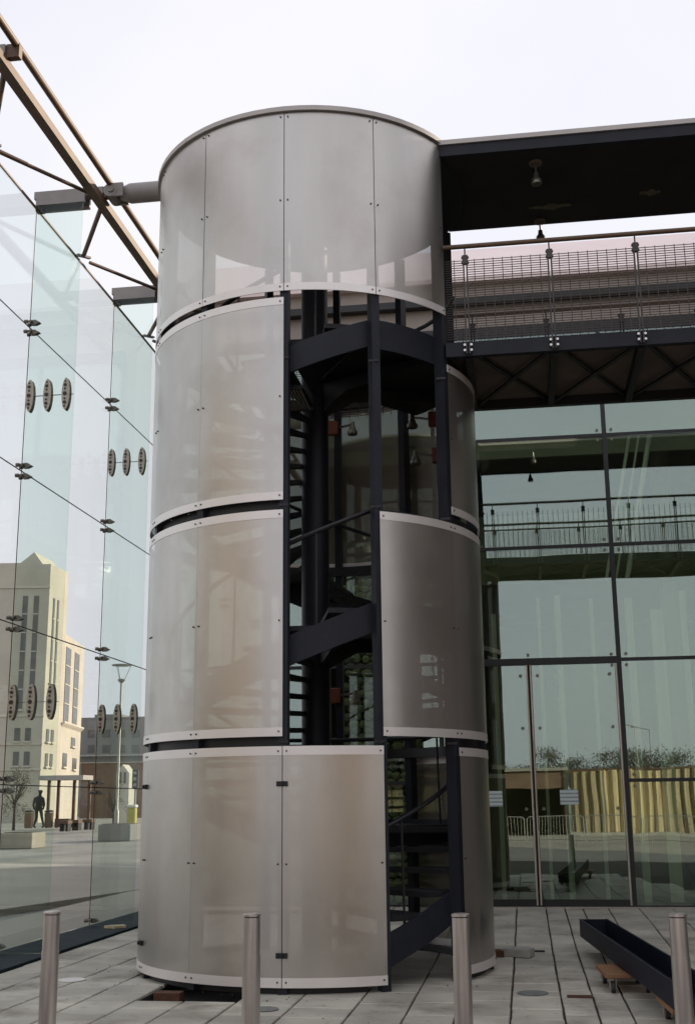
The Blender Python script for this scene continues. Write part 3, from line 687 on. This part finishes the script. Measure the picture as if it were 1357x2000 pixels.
# ------------------------------------------------------------------ steel channel on dollies
def dolly(x, y, rz, label):
    o = thing('dolly', label, 'dolly', (x, y, gz(x, y)), rz, 'dollies under the steel channel')
    B().box(-0.20, 0.24, -0.33, 0.33, 0.125, 0.165).build('board', 'wood', o, local=True, bevel=0.006)
    for sx in (-0.13, 0.17):
        for sy in (-0.27, 0.27):
            w = B().tube((sx - 0.016, sy, 0.05), (sx + 0.016, sy, 0.05), 0.05, n=20).build('wheel', 'rubber', o, True, True)
            B().tube((sx - 0.019, sy, 0.05), (sx + 0.019, sy, 0.05), 0.03, n=16).build('hub', 'wheel_grey', w, True, True)
            B().box(sx - 0.03, sx - 0.022, sy - 0.025, sy + 0.025, 0.04, 0.125).box(sx + 0.022, sx + 0.03, sy - 0.025, sy + 0.025, 0.04, 0.125).build('caster_fork', 'galv', w, local=True)
    return o
dolly(0.80, 11.52, rad(4), 'wooden dolly on caster wheels under the middle of the dark channel')
dolly(1.16, 9.72, rad(4), 'dolly with grey wheel under the channel end behind the bollard')
ch = thing('steel_channel', 'long dark blue steel channel lying open side up on dollies', 'steel channel', (0.95, 11.4, 0.17), 0)
P0, P1 = Vector((0.69, 14.05, 0.172)), Vector((1.19, 8.9, 0.172)); d_ = (P1 - P0).normalized(); r_ = Vector((-d_.y, d_.x, 0))
w_ = 0.145
B().bar(P0 + Vector((0, 0, 0.01)), P1 + Vector((0, 0, 0.01)), 2 * w_, 0.016).build('web', 'channel', ch)
for s in (-1, 1): B().bar(P0 + r_ * s * w_ + Vector((0, 0, 0.095)), P1 + r_ * s * w_ + Vector((0, 0, 0.095)), 0.018, 0.185).build('flange', 'channel', ch)
B().bar(P0 - r_ * w_ * 0.97 + Vector((0, 0, 0.1)), P0 + r_ * w_ * 0.97 + Vector((0, 0, 0.1)), 0.012, 0.165).build('end_plate', 'channel', ch)

# small things lying about
rn = random.Random(5); b = B()
for k in range(130):
    t = rn.uniform(-120, 70) if k < 70 else None
    p_ = cylp(t, rn.uniform(1.7, 2.3), 0) if t is not None else Vector((rn.uniform(-5, 2.2), rn.uniform(9, 16.5), 0))
    r_ = rn.uniform(0.003, 0.010); z_ = gz(p_.x, p_.y) + 0.001
    a_ = rn.uniform(0, 6); q = [(p_.x + r_ * math.cos(a_ + i * 1.57) * rn.uniform(.6, 1.4), p_.y + r_ * math.sin(a_ + i * 1.57) * rn.uniform(.6, 1.4)) for i in range(4)]
    b.add([(x, y, z_) for x, y in q] + [(p_.x, p_.y, z_ + r_)], [(0, 1, 4), (1, 2, 4), (2, 3, 4), (3, 0, 4)])
o = stuff(b.build('grit', 'bedding')); o['label'] = 'scattered grit and crumbs on the paving'; o['category'] = 'grit'
tag(B().prism([(-0.34, 13.62, 0.005), (-0.03, 13.50, 0.005), (0.03, 13.72, 0.005), (-0.24, 13.86, 0.005)], (0, 0, 0.085)).build('stone_block', 'block', bevel=0.006), 'loose pale stone block on the paving beside the tower', 'block')
tag(B().box(-0.45, -0.30, 13.55, 13.75, 0.004, 0.07).build('brick', 'rust', bevel=0.005), 'reddish brick lying against the pale stone block', 'brick')
tag(B().box(0.28, 0.50, 10.92, 11.03, 0.004, 0.012).build('rusty_plate', 'rust'), 'small rusty plate lying flat on the paving near the round cover', 'plate')
tag(B().lathe((-0.01, 11.15, 0.003), [(0.135, 0), (0.135, 0.006), (0.12, 0.008), (0.02, 0.008)], 32).build('drain_cover', 'cover_grey'), 'round grey cover set in a paving slab', 'cover')
tag(B().lathe((-4.42, 11.62, 0.003), [(0.13, 0), (0.13, 0.006), (0.02, 0.007)], 32).build('light_cover', 'white_paint'), 'white round cover in the paving near the glass wall', 'cover')
tag(B().box(-0.06, 0.14, 14.02, 14.10, gz(0, 14) + 0.003, gz(0, 14) + 0.014).build('slate_strip', 'black_steel'), 'dark strip lying on the paving behind the stone block', 'strip')
tag(B().lathe((-2.2, 10.15, 0.003), [(0.12, 0), (0.12, 0.004), (0.02, 0.005)], 28).build('drain_cover', 'cover_grey'), 'round grey cover between the bollards in front of the drum', 'cover')
b = B(); b.prism([(-5.72, 16.15, 0.025), (-5.55, 16.08, 0.025), (-5.42, 16.18, 0.03), (-5.50, 16.30, 0.03), (-5.66, 16.27, 0.025)], (0, 0.01, 0.03))
tag(b.build('yellow_rag', 'hoarding'), 'small yellowish rag lying on the dark plinth of the glass wall', 'rag')

# ------------------------------------------------------------------ street beyond the glass wall
def on_ground(px, y): p = at(px, 1600, y); return Vector((p.x, y, sz(p.x, y)))
# stone building with gabled front
ch_ = thing('stone_building', 'tall pale stone building with gabled front and narrow windows seen through the glass', 'building', (-33, 80, 0.5))
K = at(90, 1300, 80.0); K2 = at(126, 1300, 83.4); K3 = at(164, 1300, 91.0)
KL = K + (Vector((-1, -0.16, 0)).normalized() * 14); ztop = at(90, 1102, 80).z; zt2 = at(126, 1238, 83.4).z
fl = Vector((KL.x - K.x, KL.y - K.y, 0)).normalized(); fr_ = Vector((K2.x - K.x, K2.y - K.y, 0)).normalized(); fr2 = Vector((K3.x - K2.x, K3.y - K2.y, 0)).normalized()
nl = Vector((-fl.y, fl.x, 0)); nl = nl if nl.y < 0 else -nl
def P2(base, d, s, z): return Vector((base.x + d.x * s, base.y + d.y * s, z))
LW = 14
prof = [P2(K, fl, 0, 0.3), P2(K, fl, 0, ztop), P2(K, fl, 0.6, ztop), P2(K, fl, 1.25, at(55, 1080, 80).z), P2(K, fl, 2.2, ztop + 0.1), P2(K, fl, LW, ztop), P2(K, fl, LW, 0.3)]
back = Vector((fr_.x, fr_.y, 0)) * (Vector((K2.x - K.x, K2.y - K.y)).length)
B().prism(prof, back).build('wall', 'stone', ch_)
q = [P2(K2, fl, 0, 0.3), P2(K2, fl, 0, zt2), P2(K2, fl, LW, zt2), P2(K2, fl, LW, 0.3)]
B().prism(q, Vector((K3.x - K2.x, K3.y - K2.y, 0))).build('rear_wall', 'stone', ch_)
def zpx(px, py, y): return at(px, py, y).z
def win(base, d, nrm, s0, s1, z0, z1):
    a = P2(base, d, s0, z0) + nrm * 0.04; c = P2(base, d, s1, z0) + nrm * 0.04; up = Vector((0, 0, z1 - z0))
    w_ = B().prism([a, c, c + up, a + up], -nrm * 0.12).build('window', 'window_dark', ch_)
    e = (c - a).normalized() * 0.07; dn = Vector((0, 0, 0.13))
    B().prism([a - e - dn, c + e - dn, c + e - dn * 0.1, a - e - dn * 0.1], nrm * 0.14).build('sill', 'stone_trim', w_)
    n_ = max(1, int((z1 - z0) / 1.3))
    for k in range(1, n_):
        q = Vector((0, 0, (z1 - z0) * k / n_)); B().prism([a + q, c + q, c + q + Vector((0, 0, 0.07)), a + q + Vector((0, 0, 0.07))], nrm * 0.03).build('glazing_bar', 'stone_trim', w_)
def zpx(px, py, y): return at(px, py, y).z
for py_ in (1150, 1400, 1455, 1505):
    z_ = zpx(60, py_, 80); a = P2(K, fl, -0.05, z_) + nl * 0.08
    B().prism([a, P2(K, fl, LW, z_) + nl * 0.08, P2(K, fl, LW, z_ + 0.16) + nl * 0.08, a + Vector((0, 0, 0.16))], -nl * 0.15).build('string_course', 'stone_trim', ch_)
for s in (0.72, 1.52): win(K, fl, nl, s, s + 0.36, zpx(60, 1385, 80), zpx(60, 1165, 80))
for z_a, z_b in ((1447, 1422), (1495, 1468)):
    for s in (0.80, 1.55): win(K, fl, nl, s, s + 0.4, zpx(60, z_a, 80), zpx(60, z_b, 80))
nr = Vector((fr_.y, -fr_.x, 0)); nr = nr if nr.x > 0 else -nr
L1 = Vector((K2.x - K.x, K2.y - K.y)).length
for f_ in (0.22, 0.45): win(K, fr_, nr, L1 * f_, L1 * (f_ + 0.09), zpx(100, 1335, 81.5), zpx(100, 1172, 81.5))
for z_a, z_b in ((1449, 1425), (1497, 1472)):
    for f_ in (0.2, 0.45): win(K, fr_, nr, L1 * f_, L1 * (f_ + 0.14), zpx(100, z_a, 81.5), zpx(100, z_b, 81.5))
nr2 = Vector((fr2.y, -fr2.x, 0)); nr2 = nr2 if nr2.x > 0 else -nr2; L2 = Vector((K3.x - K2.x, K3.y - K2.y)).length
for f_ in (0.06, 0.50): win(K2, fr2, nr2, L2 * f_, L2 * (f_ + 0.24), zpx(140, 1415, 86), zpx(140, 1270, 86))
for f_, za, zb in ((0.12, 1498, 1472), (0.62, 1500, 1478), (0.5, 1455, 1438)): win(K2, fr2, nr2, L2 * f_, L2 * (f_ + 0.2), zpx(140, za, 86), zpx(140, zb, 86))
B().prism([P2(K2, fr2, 0, zpx(140, 1422, 86)) + nr2 * 0.02, P2(K2, fr2, L2, zpx(140, 1422, 86)) + nr2 * 0.02, P2(K2, fr2, L2, zpx(140, 1416, 86)) + nr2 * 0.25, P2(K2, fr2, 0, zpx(140, 1416, 86)) + nr2 * 0.25], Vector((0, 0, 0.12))).build('string_course', 'stone_trim', ch_)

# low modern block and red wall far down the street
def block(name, label, cat, pxa, pxb, pyt, y, depth, m, wins=(), zb=0.3):
    A0, A1 = at(pxa, pyt, y), at(pxb, pyt, y); o = thing(name, label, cat, ((A0.x + A1.x) / 2, y, zb))
    B().box(A0.x, A1.x, y, y + depth, zb, A0.z).build('wall', m, o)
    for (wa, wb, za, zb_) in wins:
        a, c = at(wa, za, y), at(wb, zb_, y); B().box(a.x, c.x, y - 0.06, y + 0.05, a.z, c.z).build('window', 'window_dark', o)
    return o
o = block('office_block', 'low grey concrete office block far down the street', 'building', 158, 330, 1402, 120, 20, 'concrete',
      [(172, 185, 1440, 1425), (200, 216, 1440, 1425), (230, 245, 1440, 1425), (258, 272, 1440, 1425), (172, 185, 1470, 1455), (200, 216, 1470, 1455), (230, 245, 1470, 1455), (258, 272, 1470, 1455)])
A0, A1 = at(155, 1478, 119.8), at(330, 1472, 119.8); B().box(A0.x, A1.x, 119.2, 119.9, A0.z, A1.z).build('ledge', 'kerb', o)
A0, A1 = at(172, 1402, 119), at(225, 1392, 119); B().box(A0.x, A1.x, 121, 128, A0.z - 0.3, A1.z).build('plant_room', 'concrete', o)
o = block('brick_wall', 'reddish brown brick garden wall below the office block', 'wall', 160, 330, 1491, 105, 0.5, 'brick_red')
a, c = at(150, 1491, 105), at(330, 1487, 105); B().box(a.x, c.x, 104.9, 105.6, a.z, c.z).build('coping', 'stone_trim', o)
# little gabled kiosk
a, c, pk, bs = at(228, 1510, 70), at(253, 1510, 70), at(240, 1493, 70), at(240, 1550, 70)
o = thing('kiosk', 'small pale gabled kiosk with two arched openings in front of the brick wall', 'kiosk', (pk.x, 70, sz(pk.x, 70)))
B().prism([(a.x, 70, 0.4), (c.x, 70, 0.4), (c.x, 70, c.z), (pk.x, 70, pk.z), (a.x, 70, a.z)], (0, 1.2, 0)).build('wall', 'stone_trim', o)
for wa, wb in ((233, 238), (242, 247)):
    p_, q_ = at(wa, 1530, 70), at(wb, 1508, 70); B().box(p_.x, q_.x, 69.95, 70.02, p_.z, q_.z).build('opening', 'window_dark', o)
# street lamp with inverted cone head
g = on_ground(228, 46); tp = at(229, 1298, 46)
o = thing('street_lamp', 'slender street lamp with inverted cone head seen through the glass', 'street lamp', g)
hh = tp.z - g.z
B().lathe((0, 0, 0), [(0.09, 0), (0.09, 0.9), (0.05, 1.0), (0.042, hh - 0.72)], 14).build('pole', 'galv', o, True, True)
B().lathe((0, 0, hh - 0.75), [(0.06, 0), (0.16, 0.12), (0.12, 0.16)], 16).build('lamp_holder', 'galv', o, True, True)
b = B()
for k in range(3): t = 2 * math.pi * k / 3 + 0.4; b.tube((0.12 * math.cos(t), 0.12 * math.sin(t), hh - 0.6), (0.38 * math.cos(t), 0.38 * math.sin(t), hh - 0.03), 0.012, n=6)
b.build('struts', 'galv', o, local=True)
B().lathe((0, 0, hh - 0.05), [(0.40, 0), (0.41, 0.03), (0.30, 0.05)], 20).build('reflector', 'galv', o, True, True)
# bus shelter
g = on_ground(124, 57); l_ = at(84, 1600, 57).x; r2_ = at(171, 1600, 57).x; zr = at(120, 1524, 57).z
o = thing('bus_shelter', 'flat roofed bus shelter with glass sides on the far pavement', 'bus shelter', g)
B().box(l_, r2_, 56.2, 57.6, zr, zr + 0.22).build('roof', 'kerb', o)
for px_ in (88, 107, 138, 168): xx = at(px_, 1600, 57).x; B().box(xx - 0.07, xx + 0.07, 57.3, 57.42, g.z - 0.02, zr).build('post', 'truss', o)
for pa, pb in ((109, 136), (140, 166)):
    B().box(at(pa, 1600, 57).x + .05, at(pb, 1600, 57).x - .05, 57.34, 57.36, g.z + 0.25, zr - 0.1).build('glass_pane', 'glass_wall', o)
B().box(at(109, 1600, 57).x, at(137, 1600, 57).x, 56.9, 57.25, g.z + 0.02, g.z + 0.42).build('bench', 'truss', o)
# benches / planters on the far pavement
for pa, pb, yy, lb in ((118, 138, 50, 'low dark bench in front of the bus shelter posts'), (142, 158, 51, 'low dark bench between the shelter and the kerb'), (165, 184, 52, 'low dark bench near the lamp on the far pavement')):
    xa, xb = at(pa, 1600, yy).x, at(pb, 1600, yy).x; gg = sz(xa, yy); o = thing('bench', lb, 'bench', ((xa + xb) / 2, yy, gg))
    B().box(xa, xb, yy - 0.25, yy + 0.25, gg + 0.32, gg + 0.45).build('seat', 'truss', o)
    for xx in (xa + 0.08, xb - 0.12): B().box(xx, xx + 0.1, yy - 0.2, yy + 0.2, gg, gg + 0.32).build('leg', 'black_steel', o)
# person walking
def person(px_, y, hgt, label, lean=0.0, facing=1):
    g = on_ground(px_, y); s = hgt / 1.75
    pts = [((0, 0, .95), .14), ((0, 0, 1.15), .145), ((lean * .3, 0, 1.38), .165), ((lean * .5, 0, 1.48), .08), ((lean * .6, 0, 1.55), .065), ((lean * .7, 0, 1.66), .098), ((lean * .7, 0, 1.74), .07),
           ((.10, .02, .88), .10), ((.17, .05, .48), .068), ((.27, .05, .10), .05), ((.20, -.02, .045), .042),
           ((-.09, -.02, .88), .10), ((-.06, -.04, .48), .068), ((-.18, -.05, .10), .05), ((-.06, -.06, .045), .042),
           ((.20, 0, 1.36), .075), ((.26, .04, 1.08), .052), ((.22, -.02, .84), .042),
           ((-.20, 0, 1.36), .075), ((-.25, -.04, 1.08), .052), ((-.20, .02, .84), .042)]
    ed = [(0, 1), (1, 2), (2, 3), (3, 4), (4, 5), (5, 6), (0, 7), (7, 8), (8, 9), (9, 10), (0, 11), (11, 12), (12, 13), (13, 14), (2, 15), (15, 16), (16, 17), (2, 18), (18, 19), (19, 20)]
    me = bpy.data.meshes.new('person'); me.from_pydata([(p[0] * s * facing, p[1] * s, p[2] * s) for p, _ in pts], ed, [])
    o = bpy.data.objects.new('person', me); col.objects.link(o); o.location = g
    sk = o.modifiers.new('skin', 'SKIN'); o.modifiers.new('sub', 'SUBSURF').levels = 2; o.modifiers['sub'].render_levels = 2
    for k, (_, r) in enumerate(pts): me.skin_vertices[0].data[k].radius = (r * s, r * s)
    me.skin_vertices[0].data[0].use_root = True
    me.materials.append(M['cloth']); tag(o, label, 'person')
    B().box(-0.16, 0.16, 0.10, 0.28, 1.02, 1.45).build('backpack', 'rubber', o, local=True, bevel=0.04)
    B().lathe((lean * .7 * facing, 0, 1.66), [(0.03, -0.02), (0.10, 0.02), (0.105, 0.08), (0.05, 0.125)], 14).build('hair', 'bark', o, True, True)
person(75, 55, 1.78, 'person in dark clothes with a backpack walking by the shelter', 0.08)
# bare street tree and litter bin, yellow post box, traffic signal, pale ball lamp
def leaf_tree(name, label, loc, h, rx, nleaf, group=None, seed=1, trunk_r=0.12):
    rnd = random.Random(seed); o = thing(name, label, 'tree', loc, 0, group)
    b = B(); b.tube((0, 0, -0.1), (0, 0, h * 0.45), trunk_r, trunk_r * 0.6, 8); tips = []
    for k in range(9):
        t = rnd.uniform(0, 6.28); z0 = h * rnd.uniform(0.25, 0.45); e = Vector((rx * 0.75 * math.cos(t), rx * 0.75 * math.sin(t), h * rnd.uniform(0.55, 0.92)))
        b.tube((0, 0, z0), e, trunk_r * 0.45, trunk_r * 0.12, 6); tips.append(e)
    b.build('trunk', 'bark', o, True, True)
    q = B(); cl = [Vector((rnd.gauss(0, rx * .42), rnd.gauss(0, rx * .42), h * (0.55 + rnd.gauss(0, .17)))) for _ in range(26)] + tips
    for k in range(nleaf):
        c = rnd.choice(cl); p = c + Vector((rnd.gauss(0, rx * .15), rnd.gauss(0, rx * .15), rnd.gauss(0, h * .05)))
        if p.z < h * .12 or p.z > h * 1.02: continue
        s = rnd.uniform(.04, .085) * h / 5; u = Vector((rnd.gauss(0, 1), rnd.gauss(0, 1), rnd.gauss(0, 1))).normalized(); w = u.cross(Vector((rnd.gauss(0, 1), rnd.gauss(0, 1), rnd.gauss(0, 1)))).normalized()
        q.add([p - u * s, p + w * s * .6, p + u * s, p - w * s * .6], [(0, 1, 2, 3)])
    me = q.build('crown', 'leaves', o, local=True)
    return o
g = on_ground(28, 56); leaf_tree('street_tree', 'small dark clipped tree beside the walking person', g, 2.9, 0.75, 1600, None, 3, 0.08)
g = on_ground(258, 60); o = thing('grit_bin', 'yellow and white grit bin standing by the far lamp', 'bin', g)
B().box(-0.22, 0.22, -0.2, 0.2, 0, 0.9).build('body', 'yellow', o, local=True, bevel=0.05); B().box(-0.25, 0.25, -0.23, 0.23, 0.9, 1.05).build('lid', 'white_paint', o, local=True, bevel=0.04)
g = on_ground(263, 62); o = thing('traffic_signal', 'traffic signal with dark head on the far pavement', 'traffic signal', g)
zt = at(263, 1503, 62).z - g.z
B().tube((0, 0, 0), (0, 0, zt - 0.1), 0.06, n=10).build('pole', 'galv', o, local=True); B().box(-0.16, 0.16, -0.12, 0.12, zt - 1.0, zt).build('head', 'black_steel', o, local=True, bevel=0.02)
for k in range(3): B().lathe((0, 0, 0), [(0.09, 0)], 4) if False else B().tube((0, -0.16, zt - 0.18 - k * 0.31), (0, -0.12, zt - 0.18 - k * 0.31), 0.09, n=14).build('lens', 'galv', o, local=True)
for px_, yy, lb in ((57, 56, 'brown litter bin beside the walking person'), (96, 57, 'brown litter bin at the end of the bus shelter')):
    g = on_ground(px_, yy); o = thing('litter_bin', lb, 'bin', g)
    B().lathe((0, 0, 0), [(0.17, 0), (0.2, 0.05), (0.22, 0.72)], 16).build('body', 'brick_red', o, True, True); B().lathe((0, 0, 0.74), [(0.23, 0), (0.23, 0.06), (0.12, 0.1)], 16).build('lid', 'black_steel', o, True, True)
g = on_ground(222, 58); leaf_tree('street_tree', 'small bare bush tree near the street lamp', g, 2.3, 0.5, 600, None, 5, 0.06)
# low retaining wall in front of the far pavement
a, c = on_ground(12, 40), on_ground(74, 40)
o = thing('planter', 'low brown planter box at the near edge of the far pavement', 'planter', ((a.x + c.x) / 2, 40, a.z))
B().box(a.x, c.x, 39.6, 40.8, a.z - 0.1, a.z + 0.42).build('box', 'street_paving', o, bevel=0.02); B().box(a.x + .1, c.x - .1, 39.7, 40.7, a.z + 0.42, a.z + 0.44).build('soil', 'bedding', o)
a, c = on_ground(200, 44), on_ground(262, 44)
o = thing('planter', 'low grey planter box below the street lamp', 'planter', ((a.x + c.x) / 2, 44, a.z))
B().box(a.x, c.x, 43.6, 44.8, a.z - 0.1, a.z + 0.5).build('box', 'concrete', o, bevel=0.02); B().box(a.x + .1, c.x - .1, 43.7, 44.7, a.z + 0.5, a.z + 0.52).build('soil', 'bedding', o)

# ------------------------------------------------------------------ behind the camera: what the glass front mirrors, and blocks added for drum reflections
hd = thing('hoarding', 'yellowish corrugated site hoarding mirrored in the glass front', 'hoarding', (9, -24, 0))
for k in range(14):
    x0 = 2.3 + k * 1.6; b = B(); n_ = 48; vs_ = []
    for i in range(n_ + 1):
        xx = x0 + 1.59 * i / n_; yy = -24 + 0.10 * math.sin(xx * 13.5 + 0.7 * math.sin(xx * 2.3)) + 0.04 * math.sin(xx * 31)
        vs_ += [(xx, yy, 0.1), (xx, yy, 3.0 + 0.04 * math.sin(k * 2.1))]
    b.add(vs_, [(2 * i, 2 * i + 2, 2 * i + 3, 2 * i + 1) for i in range(n_)])
    b.build('corrugated_sheet', 'hoarding', hd)
B().box(2.2, 24.8, -24.2, -24.05, 3.0, 3.12).build('top_rail', 'truss', hd)
B().box(2.2, 24.8, -24.1, -23.3, -0.1, 0.1).build('kerb_foot', 'kerb', hd)
sh = thing('site_shed', 'brown site shed with dark open front beside the hoarding', 'shed', (-2, -26, 0))
B().box(-7.0, 2.0, -30, -24.4, 2.2, 3.1).build('fascia', 'brick_red', sh); B().box(-7.0, 2.0, -30.2, -30, -0.1, 2.2).build('back_wall', 'interior', sh)
B().box(-7.2, -7.0, -30, -24.4, -0.1, 3.1).build('side_wall', 'brick_red', sh); B().box(2.0, 2.2, -30, -24.4, -0.1, 3.1).build('side_wall', 'brick_red', sh)
B().box(-7.2, 2.2, -30.2, -24.2, 3.1, 3.25).build('roof', 'wall_grey', sh)
B().box(-7.0, -2.5, -24.5, -24.4, -0.1, 2.2).build('shutter', 'hoarding', sh)
bar0 = None
for k, (x, y) in enumerate(((-1.2, -10.6), (1.1, -10.9), (3.4, -11.1), (5.7, -11.2))):
    lb = 'galvanised crowd barrier in the row before the hoarding'
    if bar0 is None:
        o = bar0 = thing('crowd_barrier', lb, 'barrier', (x, y, -0.1), rad(4), 'crowd barriers before the hoarding')
        B().path([(-1.1, 0, 0.25), (-1.1, 0, 1.05), (-1.0, 0, 1.12), (1.0, 0, 1.12), (1.1, 0, 1.05), (1.1, 0, 0.25), (-1.1, 0, 0.25)], 0.02, 8).build('frame', 'galv', o, local=True)
        for i in range(17): B().tube((-0.98 + i * 0.1225, 0, 0.25), (-0.98 + i * 0.1225, 0, 1.12), 0.008, n=6).build('bar', 'galv', o, local=True)
        for xx in (-0.8, 0.8): B().bar((xx, -0.3, 0.02), (xx, 0.3, 0.02), 0.04, 0.03).tube((xx, 0, 0.02), (xx, 0, 0.27), 0.018, n=8).build('foot', 'galv', o, local=True)
    else:
        o = copy_tree(bar0); o.location = (x, y, -0.1)
for k in range(13):
    leaf_tree('tree', 'dark tree standing behind the site hoarding', (-34 + k * 6.6 + random.uniform(-2.5, 2.5), -95 - random.uniform(0, 18), -0.1), random.uniform(5.5, 8.2), random.uniform(4.0, 5.4), 10000, 'trees behind the hoarding', 20 + k, 0.25)
for x, y in ((11.9, -90), (14.0, -96)):
    o = thing('lamp_column', 'tall lamp column behind the site hoarding', 'street lamp', (x, y, -0.1), 0, 'lamp columns behind the hoarding')
    B().tube((0, 0, 0), (0, 0, 9), 0.08, 0.045, 10).build('pole', 'galv', o, local=True); B().tube((0, 0, 9), (-1.3, 0, 9.25), 0.04, n=8).build('arm', 'galv', o, local=True); B().box(-1.9, -1.3, -0.13, 0.13, 9.2, 9.34).build('lantern', 'galv', o, local=True)
def added_block(name, label, x0, x1, y0, y1, h_, m, faces):  # unseen buildings, added so the metal drum reflects light and dark gradients
    o = thing(name, label, 'building', ((x0 + x1) / 2, (y0 + y1) / 2, -0.1))
    B().box(x0, x1, y0, y1, -0.1, h_).build('wall', m, o); B().box(x0 - 0.2, x1 + 0.2, y0 - 0.2, y1 + 0.2, h_, h_ + 0.35).build('parapet', 'stone_trim', o)
    for f_ in faces:
        n_ = int(((x1 - x0) if f_ == 'y' else (y1 - y0)) / 3.2)
        for k in range(n_):
            for z in [1.0 + 3.4 * q for q in range(int(h_ / 3.4))]:
                if f_ == 'y': B().box(x0 + 1 + k * 3.2, x0 + 2.5 + k * 3.2, y1 - 0.05, y1 + 0.04, z, z + 1.8).build('window', 'window_dark', o)
                elif f_ == '+x': B().box(x1 - 0.05, x1 + 0.04, y0 + 1 + k * 3.2, y0 + 2.5 + k * 3.2, z, z + 1.8).build('window', 'window_dark', o)
                else: B().box(x0 - 0.04, x0 + 0.05, y0 + 1 + k * 3.2, y0 + 2.5 + k * 3.2, z, z + 1.8).build('window', 'window_dark', o)
added_block('added_building', 'unseen tan building added to warm the drum reflections', -36, -20, -26, 2, 12.5, 'eaves', ('+x', 'y'))
added_block('added_building', 'unseen dark brick building added to darken the drum reflections', 15, 38, -46, -26, 14.0, 'brick_red', ('-x', 'y'))
bpy.context.view_layer.update()
